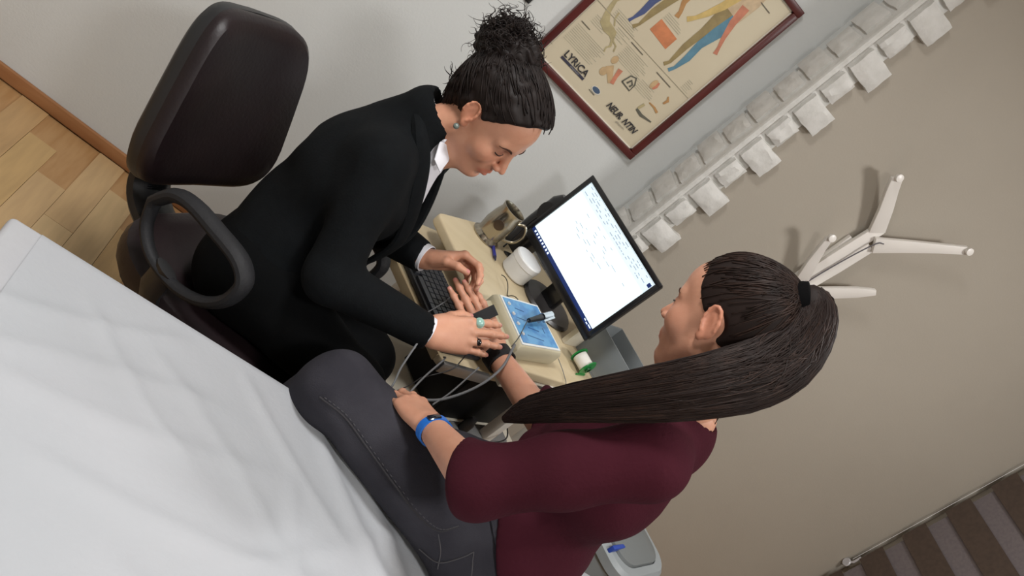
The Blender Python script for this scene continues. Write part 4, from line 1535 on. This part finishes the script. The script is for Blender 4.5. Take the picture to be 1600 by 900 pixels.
# jacket
jk = [rc(pelv + V(-.01, .01, .03), waist, .128, .118, .05, (ef, .86)), rc(pelv - els * .06 + V(0, 0, .03), waist - els * .03, .105, .10, .05), rc(pelv + els * .06 + V(0, 0, .03), waist + els * .03, .105, .10, .05),
      rc(waist, chest, .120, .128, .05, (ef, .9)), rc(chest - els * .06, chest + els * .06, .108, .108, .06), rc(chest + ef * .06 - els * .06, chest + ef * .06 + els * .06, .066, .066, .05),
      rc(chest, c7 - V(0, 0, .04), .115, .075, .06), rc(c7 - V(.005, 0, .05), shR, .066, .058, .05), rc(c7 - V(.005, 0, .05), shL, .066, .058, .05),
      rc(shR, elR, .060, .051, .03), rc(elR, wrR - nrm(wrR - elR) * .012, .053, .038, .022),
      rc(shL, elL, .060, .051, .03), rc(elL, wrL - nrm(wrL - elL) * .018, .053, .038, .022)]
jk += [rc(c7 + V(.004, 0, -.02), c7 + V(.014, 0, .040), .074, .068, .03), rc(c7 - V(.02, 0, .03) , c7 + V(-.010, 0, .044), .066, .054, .03)]
# front opening (V) and neck hole
jk += [rc(c7 + V(.030, .0, .10), c7 + V(.022, 0, -.03), .058, .055, .006, None, 's'), rc(c7 + ef * .10 + V(0, 0, .09), c7 + ef * .11 + V(0, 0, .02), .060, .062, .008, None, 's'),
       rc(c7 + ef * .10 + V(0, 0, .02), chest + ef * .155 + V(0, 0, -.06), .064, .030, .01, None, 's'),
       rc(chest + ef * .155 + V(0, 0, -.06), waist + ef * .15 + V(0, 0, -.10), .030, .014, .008, None, 's')]
jk += [hs(wrR - nrm(wrR - elR) * .020, nrm(wrR - elR) + V(.0, .0, .1), .004), ]
jk_cut_L = hs(wrL - nrm(wrL - elL) * .026, nrm(wrL - elL), .004)


def cutcap(prims, p, n, r):
    """Clip only near p: subtract a disc-like slab beyond the cuff."""
    n = nrm(n)
    return rc(p + n * (r * 1.02), p + n * (r * 1.5), r, r, .003, None, 's')


jk = jk[:-1]
jk.append(rc(wrR + nrm(wrR - elR) * .048, wrR + nrm(wrR - elR) * .10, .062, .062, .003, None, 's'))
jk.append(rc(wrL + nrm(wrL - elL) * .042, wrL + nrm(wrL - elL) * .10, .062, .062, .003, None, 's'))
jacket = sdf_obj('jacket', jk, .0052, m_jacket, ex, wrinkle(.0035, 24, 2))
# lapels and collar: cloth strips laid on the jacket
for sgn in (-1, 1):
    lap = []
    for t_ in np.linspace(0, 1, 14):
        a_ = c7 + V(.012, 0, .038) + (-ef * .058 + sgn * els * .012 if t_ < .0 else 0)
        pth = arc([c7 - ef * .050 + sgn * els * .020 + V(0, 0, .050), c7 + sgn * els * .068 + ef * .02 + V(0, 0, .030), c7 + ef * .085 + sgn * els * .066 + V(0, 0, -.035), chest + ef * .155 + sgn * els * .038 + V(0, 0, -.02), waist + ef * .155 + sgn * els * .018 + V(0, 0, .02), waist + ef * .15 + sgn * els * .016 + V(0, 0, -.12)], 40)
    MB().tube(pth, [.010 + .012 * math.sin(math.pi * min(1, i / (len(pth) - 1) * 1.3)) if i / (len(pth) - 1) * 1.3 < 1 else .008 for i in range(len(pth))], 10, flat=(nrm(ef + els * sgn * .5), .5)).build('lapel', m_jacket, jacket, smooth=True)
# shirt: body in the opening, collar, cuffs
sh = [rc(waist + V(0, 0, -.06), chest, .112, .120, .05, (ef, .9)), rc(chest + ef * .05 - els * .05, chest + ef * .05 + els * .05, .066, .066, .05), rc(chest + ef * .05, c7 + ef * .055 + V(0, 0, -.02), .08, .045, .05),
      rc(c7 + V(.012, 0, -.02), c7 + V(.022, -.002, .045), .062, .060, .02),
      rc(c7 + V(.02, 0, .02), c7 + V(.034, -.003, .10), .056, .054, .006, None, 's')]
shirt = sdf_obj('shirt', sh, .005, m_shirt, ex)
for sgn in (-1, 1):
    o_ = c7 + ef * .072 + sgn * els * .030 + V(0, 0, .036)
    u1 = nrm(ef * .55 + sgn * els * .35 + V(0, 0, -.75))
    u2 = nrm(np.cross(nrm(ef + sgn * els * .55), u1))
    MB().plate([(-.01, -.022), (.030, -.024), (.048, .004), (.02, .022), (-.01, .022)], o_, u1, u2, .003).build('collar_point', m_shirt, shirt, .001)
for wr_, el_, nm in ((wrR, elR, 1), (wrL, elL, 2)):
    d_ = nrm(wr_ - el_)
    ring_ = []
    MB().lathe([(.030, -.050), (.0315, -.020), (.0325, .004), (.0305, .005), (.029, -.02), (.027, -.05)], wr_ - d_ * .005, d_, 28).build('shirt_cuff', m_shirt, shirt, smooth=True, angle=1.0)
# trousers
tz = [rc(pelv - els * .055, pelv + els * .055, .125, .125, .05), rc(hipR, kneeR, .098, .072, .04), rc(hipL, kneeL, .098, .072, .04), rc(pelv, waist - V(0, 0, .06), .118, .105, .05),
      rc(kneeR, ankR, .070, .058, .03), rc(kneeL, ankL, .070, .058, .03)]
sdf_obj('trousers', tz, .0075, m_trous, ex, wrinkle(.004, 18, 5))
for an, kn in ((ankR, kneeR), (ankL, kneeL)):
    f2 = nrm(V(.9, -.2, 0))
    shoe = [rc(an + V(0, 0, -.02), an + V(-.02, 0, -.07), .045, .040, .02), rc(an + V(-.02, 0, -.075), an + f2 * .15 + V(0, 0, -.090), .040, .030, .03, (V(0, 0, 1), .8)), hs((0, 0, .002), (0, 0, -1), .002)]
    sdf_obj('shoe', shoe, .006, mat('black leather shoe', (18, 17, 18), .35), ex)
# hair cap
hc = [EE((-.016, 0, .036), (.104, .0855, .100)), EE((-.062, 0, .056), (.066, .068, .066), .03), EE((.030, 0, .075), (.062, .066, .042), .03), EE((-.080, 0, -.01), (.040, .056, .052), .03), EE((-.072, 0, -.058), (.028, .044, .040), .025),
      hs(LE(.008, 0, .006), AE[0] * .80 - AE[2] * .62, .008), EE((-.004, -.088, -.012), (.030, .026, .036), .006, 's'), EE((-.004, .088, -.012), (.030, .026, .036), .006, 's')]
hair = sdf_obj('hair', hc, .0035, m_hair_e, ex, wrinkle(.0022, 110, 8))
rs_ = np.random.RandomState(21)
bun_c = (-.108, .0, .092)
bn_ = [EE(bun_c, (.044, .048, .044), .02), EE((-.080, 0, .078), (.054, .056, .054), .03), EE((-.078, .0, .122), (.036, .040, .032), .02), EE((-.140, 0, .066), (.034, .038, .036), .02)]
bun = sdf_obj('bun', bn_, .0035, m_hair_e, hair, wrinkle(.004, 150, 3))


def cap_strands(cap, nsolid, L, ax, sc, cen, rad, goal, count, wob, r_):
    """Strands lying on the hair cap, each combed from a random root to the gathering point."""
    out = []
    while len(out) < count:
        d = nrm(r_.normal(size=3))
        root = V(*cen) + V(*rad) * d
        if float(sdf_at(cap, np.array([L(*root)]))[0]) > .0008:
            continue
        g = V(*goal) + r_.uniform(-.018, .018, 3)
        P = np.array([L(*(root + (g - root) * t)) for t in np.linspace(0, 1, 12)])
        c0 = L(*cen)
        P = project(cap[:nsolid], P + (P - c0) * .3, .0006 + r_.rand() * .0016)
        ph = r_.uniform(0, 6)
        P = P + (np.sin(np.linspace(0, 9, 12) + ph) * r_.uniform(.3, 1) * wob)[:, None] * ax[1]
        out.append(P)
    return out


pths = cap_strands(hc, 5, LE, AE, SE, (-.016, 0, .036), (.104, .0855, .100), (-.095, 0, .082), 420, .0022, rs_)
strands('hair_strands', pths, .0011, m_hair_e2, hair)


def curl(start, direc, length, turns, rad, r_):
    d = nrm(direc)
    a = nrm(np.cross(d, r_.normal(size=3)))
    b = np.cross(d, a)
    ph = r_.uniform(0, 6)
    k = int(8 + turns * 7)
    g = r_.normal(size=3) * .25
    return [start + d * length * t + g * length * t * t + (a * math.cos(ph + 6.28 * turns * t) + b * math.sin(ph + 6.28 * turns * t)) * rad * (.35 + .65 * t) for t in np.linspace(0, 1, k)]


cur = []
for i in range(520):
    d = nrm(rs_.normal(size=3))
    loc = V(*bun_c) + V(-.004, 0, .006) + V(.048, .046, .044) * d
    if loc[2] - loc[0] < .145:
        continue
    d2 = nrm(d + rs_.normal(size=3) * .7)
    cur.append(curl(LE(*loc), AE.T @ d2, rs_.uniform(.014, .042), rs_.uniform(1.2, 2.6), rs_.uniform(.006, .012), rs_))
for i in range(46):                     # loose flyaways, to the back and at the nape
    loc = (V(-.150, rs_.uniform(-.04, .04), rs_.uniform(.05, .12)) if i % 2 else V(rs_.uniform(-.12, -.03), rs_.uniform(-.04, .04), .150)) if i < 24 else V(-.100, rs_.uniform(-.055, .03), rs_.uniform(-.05, .01))
    d2 = nrm(V(-1, rs_.uniform(-.4, .4), rs_.uniform(-.5, .5)))
    cur.append(curl(LE(*loc), AE.T @ d2, rs_.uniform(.03, .06) if i < 24 else rs_.uniform(.02, .04), rs_.uniform(.5, 1.3), rs_.uniform(.005, .010), rs_))
strands('curls', cur, .00105, m_hair_e2, bun)


def face_bits(par, L, ax, sc, eye_open, hairm, hp):
    for s in (-1, 1):
        bro = [L(.086, s * .013, .0175), L(.0875, s * .024, .0205), L(.083, s * .036, .0210), L(.072, s * .049, .0165)]
        bro = project(hp, np.array(arc(bro, 12)), .0006)
        MB().tube(bro, [.0012, .0020, .0023, .0024, .0024, .0023, .0022, .0020, .0018, .0015, .0012, .0008, .0005][:len(bro)], 6).build('eyebrow', mat('eyebrow brown', (66, 46, 38), .8, spec=.1), par, smooth=True)
        z_ = -.0035 if not eye_open else -.0005
        las = [L(.0815, s * .018, z_ + .001), L(.0865, s * .027, z_ - .001), L(.0860, s * .035, z_ - .001), L(.0785, s * .045, z_ + .001)]
        MB().tube(project(hp, np.array(arc(las, 12)), .0006), .0012, 5).build('eyelashes', mat('lash', (22, 16, 15), .6), par, smooth=True)
        eb = MB().lathe([(0, -.0115)] + [(.0115 * math.sin(a), -.0115 * math.cos(a)) for a in np.linspace(.25, 2.9, 9)] + [(0, .0115)], L(.0735, s * .031, -.002), ax[0], 16)
        eb.build('eye', mat('eye white', (214, 208, 202), .2), par, smooth=True)


face_bits(ex, LE, AE, SE, False, m_hair_e, ehead)
# turquoise earring and rings
er = MB().lathe([(0, -.0065)] + [(.0065 * math.sin(a), -.0065 * math.cos(a)) for a in np.linspace(.3, 2.84, 8)] + [(0, .0065)], LE(.000, -.081, -.043), AE[1], 14).build('earring', mat('grey green pearl', (104, 116, 110), .15, coat=.6), ex, smooth=True)


def ring_on(L, fx, dz, par, p, rad, stone_c, stone_r, nm):
    o_ = L(*p)
    rg_ = MB()
    fx = nrm(fx)
    dz = nrm(dz - fx * np.dot(dz, fx))
    dy = np.cross(dz, fx)
    rg_.tube([o_ + (dy * math.cos(a) + dz * math.sin(a)) * rad for a in np.linspace(0, 6.28, 24, endpoint=False)], .0013, 6, closed=True)
    r_o = rg_.build('ring', mat('silver', (200, 200, 202), .2, .95), par, smooth=True)
    MB().lathe([(stone_r * 1.15, -.001), (stone_r * 1.15, .001)] + [(stone_r * math.cos(a), .001 + stone_r * .8 * math.sin(a)) for a in np.linspace(.1, 1.4, 6)] + [(0, .001 + stone_r * .8)], o_ + dz * rad, dz, 18).build('ring_stone', mat(nm, stone_c, .1, coat=.8), r_o, smooth=True)


ring_on(LhR, fxR, dzR, ex, (.108, -.010, -.006), .0098, (16, 16, 20), .0070, 'black stone')
ring_on(LhR, fxR, dzR, ex, (.106, .031, -.005), .0100, (150, 192, 180), .0100, 'mint stone')

# ------------------------------------------------------------------ PATIENT
PF = yawax(157)
pf, pls = PF[0], PF[1]
ppel = V(.945, 1.165, .705)
phL, phR = V(.900, 1.078, .70), V(.985, 1.25, .69)
pkL, pkR = V(.545, 1.262, .665), V(.745, 1.440, .500)
paL, paR = V(.53, 1.36, .26), V(.76, 1.46, .16)
pw = V(.955, 1.150, .83)
pc_ = V(.950, 1.110, .98)
p7 = V(.925, 1.085, 1.165)
psL, psR = V(.862, .968, 1.115), V(.985, 1.240, 1.082)
peL, pwL = V(.695, .962, .892), V(.668, 1.150, .797)
peR, pwR = V(.945, 1.31, .850), V(.832, 1.512, .806)
HP = V(.8286, 1.0983, 1.3226)
AP = frame(124, 27, -3)
SP = .95
phead, LP, EP, CP = head_prims(HP, AP, SP)
phead += [rc(LP(-.022, 0, -.055), p7 + V(-.01, .012, 0), .048, .052, .03), rc(LP(.025, 0, -.085), p7 + pf * .055 + V(0, 0, -.015), .026, .034, .03), rc(p7 + V(-.01, .012, 0), p7 + V(0, .01, -.08), .053, .065, .03)]
pfxL = nrm(V(.628, 1.262, .745) - pwL)
pdzL = nrm(V(-.15, -.15, .95))
phdL, LpL, ptL = hand_prims(pwL, pfxL, pdzL, -1, [(12, 26, 20), (14, 28, 20), (16, 30, 20), (20, 30, 22)], .03, .93,
                            thumb=((.024, .022, -.008), (.048, .040, -.016), (.074, .050, -.020), (.096, .050, -.024)))
paL_ = [rc(peL, pwL, .040, .024, .02)] + phdL
pfxR = nrm(V(.656, 1.622, .856) - pwR)
pdzR = nrm(V(-.55, -.45, .70))
phdR, LpR, ptR = hand_prims(pwR, pfxR, pdzR, 1, [(4, 6, 4), (4, 6, 4), (6, 8, 6), (8, 10, 6)], .0, .97,
                            thumb=((.024, .024, -.008), (.050, .044, -.018), (.078, .052, -.026), (.102, .050, -.030)))
paR_ = [rc(peR, pwR, .039, .025, .02)] + phdR
core = [rc(ppel - pls * .05, ppel + pls * .05, .09, .09, .05), rc(ppel, pw, .09, .085, .05), rc(pw, pc_, .085, .095, .05), rc(pc_, p7, .095, .055, .05), rc(psL, psR, .04, .04, .05),
        rc(psL, peL, .038, .034, .03), rc(psR, peR, .038, .034, .03), rc(peL, pwL, .034, .022, .02), rc(peR, pwR, .034, .022, .02),
        rc(phL, pkL, .06, .042, .04), rc(phR, pkR, .06, .042, .04), rc(pkL, paL, .042, .03, .03), rc(pkR, paR, .042, .03, .03)]
parts_, cols_ = [], []
for pr_, h_ in ((core, .012), (phead, .0028), (paL_, .0024), (paR_, .0024)):
    v_, q__ = sdf_mesh(pr_, h_)
    parts_.append((v_, q__))
    cols_.append(face_tint(v_, HP, AP, SP) if pr_ is phead else np.ones((len(v_), 3)))
pt = tag(link('person', np_mesh('person', parts_, cols_), m_skin_p, None, smooth=True),
         'young woman with long dark ponytail in plum top sitting on the bed edge', 'person')
nails(ptL + ptR, pt, 'nail patient', (206, 140, 128))
# plum top: loose body and wide three-quarter sleeves
tp_ = [rc(ppel - pls * .06 + V(0, 0, .035), ppel + pls * .06 + V(0, 0, .035), .122, .122, .05), rc(ppel + V(0, 0, .03), pw, .135, .130, .05, (pf, .9)), rc(pw, pc_, .124, .112, .06, (pf, .85)),
       rc(pc_ - pls * .07, pc_ + pls * .07, .085, .085, .06), rc(pc_, p7 - V(0, 0, .05), .100, .080, .06), rc(pc_ + pf * .05 - pls * .05, pc_ + pf * .05 + pls * .05, .07, .07, .05),
       rc(p7 - V(0, 0, .035), psL, .060, .060, .05), rc(p7 - V(0, 0, .035), psR, .060, .060, .05),
       rc(psL, (psL + peL) / 2, .060, .057, .03), rc((psL + peL) / 2, peL, .058, .056, .03), rc(peL, peL + (pwL - peL) * .30, .055, .050, .03),
       rc(psR, peR, .062, .066, .03), rc(peR, peR + (pwR - peR) * .35, .066, .054, .03)]
tp_.insert(1, rc(phL - pf * .055 + V(0, 0, .045), ppel - pf * .07 + V(0, 0, .045), .118, .115, .05))
cuL = peL + (pwL - peL) * .26
tp_ += [rc(cuL + nrm(pwL - peL) * .085, cuL + nrm(pwL - peL) * .16, .085, .085, .003, None, 's'), rc(cuL + nrm(pwL - peL) * .05, cuL - nrm(pwL - peL) * .02, .042, .042, .006, None, 's')]
cuR = peR + (pwR - peR) * .40
tp_ += [rc(cuR + nrm(pwR - peR) * .085, cuR + nrm(pwR - peR) * .16, .085, .085, .003, None, 's')]
tp_ += [rc(p7 + V(-.012, .012, .02), p7 + V(-.03, .03, .10), .064, .09, .008, None, 's')]
# hanging folds below the arm and along the back
for a_, b_, r_ in (((.93, 1.02, .80), (1.0, 1.02, 1.02), .010), ((.88, 1.03, .80), (.93, .99, .98), .012), ((.97, 1.06, .76), (1.0, 1.06, .94), .010)):
    tp_.append(rc(a_, b_, r_, r_ * .6, .02, None, 'u'))
tp_.append(hs(V(.874, 1.024, .778), pf * .64 - pls * .10 + V(0, 0, -1), .008))
top = sdf_obj('plum_top', tp_, .0056, m_plum, pt, wrinkle(.0011, 12, 4))
# jeans
jn = [rc(ppel - pls * .06, ppel + pls * .06, .112, .112, .05), rc(phL, pkL, .108, .070, .05), rc(phR, pkR, .094, .068, .05), rc(phL + pf * -.06, ppel + pf * -.07, .112, .10, .05), rc(ppel, pw - V(0, 0, .05), .11, .10, .04),
      rc(pkL, paL, .066, .055, .03), rc(pkR, paR, .066, .055, .03), hs((0, 0, .600), (-.0, 0, -1), .03)]
jn_low = [rc(pkL, paL, .066, .055, .03), rc(pkR, paR, .066, .055, .03)]
jprims = [q for q in jn if q['t'] != 'hs']
jeans = sdf_obj('jeans', jprims, .006, m_jean, pt, wrinkle(.0028, 26, 9))


def on_cloth(prims, pts_, off=.0008, n=40):
    return project(prims, np.array(arc(pts_, n)), off, 5)


seam = on_cloth(jprims, [(.507, 1.198, .674), (.561, 1.178, .686), (.626, 1.142, .688), (.691, 1.104, .690), (.753, 1.066, .694), (.788, 1.040, .708), (.800, 1.030, .740)])
MB().tube(seam, .0022, 6).build('side_seam', m_seam, jeans, smooth=True)
for nm, line, off_ in (('stitching', seam, V(0, 0, .006)),):
    stt = MB()
    for i in range(1, len(line) - 1):
        d_ = nrm(line[i + 1] - line[i - 1])
        stt.tube([line[i] - d_ * .0026 + off_, line[i] + d_ * .0026 + off_], .0009, 5)
    stt.build(nm, m_seam2, jeans, smooth=True)['kind'] = 'stuff'
for pts_ in ([(.792, 1.038, .705), (.815, 1.020, .690), (.835, 1.010, .665)], [(.790, 1.03, .645), (.822, 1.012, .670), (.840, 1.005, .715), (.846, 1.005, .738)], [(.846, 1.005, .738), (.866, .985, .715), (.885, .975, .690)]):
    MB().tube(on_cloth(jprims, pts_, .0008, 20), .0012, 6).build('pocket_seam', m_seam2, jeans, smooth=True)
wb = on_cloth(jprims, [(.835, 1.045, .800), (.860, 1.020, .782), (.885, 1.00, .770), (.925, .985, .758), (.97, .98, .75)], .003, 24)
MB().tube(wb, .012, 8, flat=(V(-.3, -.85, .35), .35)).build('waistband', m_jean, jeans, smooth=True)
for an, f2 in ((paL, nrm(V(-.9, .3, -.2))), (paR, nrm(V(-.7, .6, -.2)))):
    shoe = [rc(an + V(0, 0, .01), an + V(.01, 0, -.05), .044, .040, .02), rc(an + V(.01, 0, -.055), an + f2 * .15 + V(0, 0, -.065), .038, .030, .03, (V(0, 0, 1), .8))]
    sdf_obj('shoe', shoe, .006, mat('dark trainer', (40, 40, 44), .6), pt)
# hair cap, tie and ponytail
TIE = V(-.086, 0, .088)
pc_cap = [EP((-.015, 0, .034), (.100, .080, .096)), EP((-.060, 0, .062), (.045, .048, .046), .04), hs(LP(.010, 0, .004), AP[0] * .76 - AP[2] * .66, .006), EP((-.010, -.090, -.016), (.036, .030, .042), .006, 's'), EP((-.010, .090, -.016), (.036, .030, .042), .006, 's')]
phair = sdf_obj('hair', pc_cap, .0032, m_hair_p, pt)
tie_c = LP(*TIE)
td_ = nrm(V(.45, -.30, .84))
MB().lathe([(.016, -.016), (.0265, -.014), (.029, -.006), (.029, .006), (.0265, .014), (.016, .016)], tie_c + td_ * .010, td_, 24).build('hair_tie', mat('black fabric tie', (8, 8, 9), .9, spec=.1), phair, smooth=True)
PONY = [tie_c, tie_c + td_ * .022, V(.862, 1.046, 1.452), V(.870, 1.028, 1.433), V(.872, 1.006, 1.396), V(.858, .986, 1.352), V(.833, .974, 1.310), V(.790, .968, 1.249), V(.754, .985, 1.172), V(.720, 1.012, 1.089), V(.703, 1.045, 1.012), V(.700, 1.066, .952)]
pk_ = arc(PONY, 48)
prad = np.interp(np.linspace(0, 1, len(pk_)), [0, .07, .16, .28, .42, .55, .70, .82, .93, 1], [.018, .020, .028, .038, .049, .049, .041, .030, .020, .006])
vdir = nrm(V(.55, .78, -.2))
pn = [rc(a, b, float(ra) * .90, float(rb) * .90, .006, (vdir, .55)) for a, b, ra, rb in zip(pk_[:-1], pk_[1:], prad[:-1], prad[1:])]
pony = sdf_obj('ponytail', pn, .004, m_hair_p, phair)
pths = []
for i in range(900):
    off = nrm(rs_.normal(size=3)) * rs_.uniform(.97, 1.03)
    k0 = 0 if rs_.rand() < .7 else rs_.randint(0, 20)
    k1 = len(pk_) - 1 - (rs_.randint(0, 10) if rs_.rand() < .6 else 0)
    P = []
    for k in range(k0, k1 + 1, 2):
        t_ = nrm(pk_[min(k + 1, len(pk_) - 1)] - pk_[max(k - 1, 0)])
        o_ = nrm(off - t_ * np.dot(off, t_)) * np.linalg.norm(off)
        o_ = o_ + vdir * np.dot(o_, vdir) * (.55 - 1)
        P.append(pk_[k] + o_ * prad[k] * (.99 + .05 * math.sin(k * .21 + i)))
    if len(P) > 3:
        pths.append(P)
strands('ponytail_strands', pths[::2], .0010, m_hair_p2, pony)
strands('dark_strands', pths[1::2], .0011, m_hair_p, pony)
pths = cap_strands(pc_cap, 2, LP, AP, SP, (-.015, 0, .034), (.100, .080, .096), TIE, 420, .0004, rs_)
strands('hair_strands', pths, .0009, m_hair_p2, phair)
strands('loose_hair', [arc([LP(-.08, .02, -.06), p7 + V(.03, -.03, .03), p7 + V(.055, -.045, -.03), p7 + V(.05, -.05, -.07)], 16), arc([LP(-.08, .0, -.06), p7 + V(.035, -.02, .03), p7 + V(.06, -.03, -.03)], 14)], .0008, m_hair_p2, phair)
face_bits(pt, LP, AP, SP, True, m_hair_p, phead)
# fitness band on the left wrist
bd = nrm(pwL - peL)
bdn = V(-.25, -.62, .75)
bdn = nrm(bdn - bd * np.dot(bdn, bd))
bsd = np.cross(bd, bdn)
bc_ = pwL - bd * .026
bandp = []
for s_ in (-.010, .010):
    for rr_ in (.0, .003):
        bandp.append([bc_ + bd * s_ + (bsd * math.cos(a) * (.029 + rr_) + bdn * math.sin(a) * (.025 + rr_)) for a in np.linspace(0, 6.283, 32, endpoint=False)])
rows_ = [bandp[0], bandp[1], bandp[3], bandp[2], bandp[0]]
vs, fs = [], []
for r_ in rows_[:4]:
    vs += r_
for i in range(4):
    for j in range(32):
        a, b = i * 32 + j, i * 32 + (j + 1) % 32
        c2_, d2_ = ((i + 1) % 4) * 32 + (j + 1) % 32, ((i + 1) % 4) * 32 + j
        fs.append((a, b, c2_, d2_))
band = MB().add(vs, fs).build('fitness_band', mat('bright blue rubber', (30, 108, 200), .5), pt, smooth=True, angle=.8)
MB().box(bc_ + bdn * .0282, (.024, .016, .004), [bsd, bd, bdn]).build('band_screen', mat('band display', (24, 28, 40), .15, coat=.5), band, .002)


def strap(name, c_, ax_, n_, ra, rb, wd, par):
    """Cloth strap: elliptical band around axis ax_, ra across, rb along n_."""
    ax_ = nrm(ax_)
    n_ = nrm(n_ - ax_ * np.dot(n_, ax_))
    s = np.cross(ax_, n_)
    rows = []
    for off, th in ((-wd, 0), (-wd, .0035), (wd, .0035), (wd, 0)):
        rows.append([c_ + ax_ * off + s * math.cos(a) * (ra + th) + n_ * math.sin(a) * (rb + th) for a in np.linspace(0, 6.283, 36, endpoint=False)])
    vs = [p for r_ in rows for p in r_]
    fs = [(i * 36 + j, i * 36 + (j + 1) % 36, ((i + 1) % 4) * 36 + (j + 1) % 36, ((i + 1) % 4) * 36 + j) for i in range(4) for j in range(36)]
    return MB().add(vs, fs).build(name, m_strap, par, smooth=True, angle=.8)


strap('wrist_strap', pwR - nrm(pwR - peR) * .022, pwR - peR, pdzR, .031, .026, .016, pt)
strap('palm_strap', LpR(.086, .002, .0), pfxR, pdzR, .044, .0185, .013, pt)
for i, p_ in enumerate(((.085, .048, .004), (.070, .052, .006))):
    MB().lathe([(0, 0), (.0075, 0), (.0075, .004), (.004, .007), (0, .007)], LpR(*p_), nrm(pdzR), 16).build('electrode', mat('cream electrode', (216, 208, 190), .5), pt, smooth=True)

# ================================================================== ELECTRODE LEADS
m_lead = mat('grey lead', (104, 106, 108), .45)
leads = [
    ('grey electrode lead hanging nearest the examiner\'s cuff', m_lead, .0032, [(.640, 1.395, .775), (.636, 1.347, .736), (.631, 1.289, .700), (.62, 1.33, .58), (.66, 1.42, .52)]),
    ('grey electrode lead running from the shelf rail to the patient\'s hand', m_lead, .0030, [(.742, 1.47, .74), (.719, 1.415, .768), (.688, 1.349, .744), (.652, 1.262, .737)]),
    ('thick grey lead looping from the black wrist strap', m_lead, .0042, [(.840, 1.492, .862), (.824, 1.420, .834), (.792, 1.366, .793), (.731, 1.308, .754), (.662, 1.262, .744)]),
    ('thin grey lead crossing under the thick looping lead', m_lead, .0026, [(.80, 1.44, .79), (.753, 1.347, .759), (.712, 1.280, .750)]),
    ('short black lead hanging off the shelf rail', m_blk, .0020, [(.775, 1.49, .80), (.754, 1.43, .786), (.742, 1.403, .767), (.70, 1.37, .735)]),
    ('thin black lead joining the wrist to the metal connector', m_blk, .0018, [(.843, 1.500, .850), (.875, 1.571, .846), (.914, 1.672, .837), (.955, 1.752, ST + .072)]),
    ('fine grey lead lying across the keyboard', m_lead, .0020, [(.715, 1.650, .84), (.700, 1.60, .79), (.672, 1.560, .745), (.640, 1.54, .70)]),
    ('fine grey wire hanging over the cart edge by the green spool', m_lead, .0016, [(1.130, 1.80, ST + .02), (1.165, 1.775, ST + .006), (1.168, 1.728, ST + .002), (1.160, 1.70, ST - .05)]),
    ('thin black lead over the patient\'s knee', m_blk, .0016, [(.690, 1.36, .735), (.669, 1.325, .725), (.651, 1.304, .715), (.632, 1.275, .712)]),
    ('black cable curving beside the white cart column', m_blk, .0030, [(1.20, 1.80, .50), (1.17, 1.70, .52), (1.10, 1.64, .50), (1.06, 1.60, .44), (1.08, 1.62, .36)]),
]
for lab, m_, r_, pts_ in leads:
    tag(MB().tube(arc(pts_, 30), r_ * .68, 8).build('electrode_lead', m_, None, smooth=True), lab, 'cable', 'leads of the nerve test')
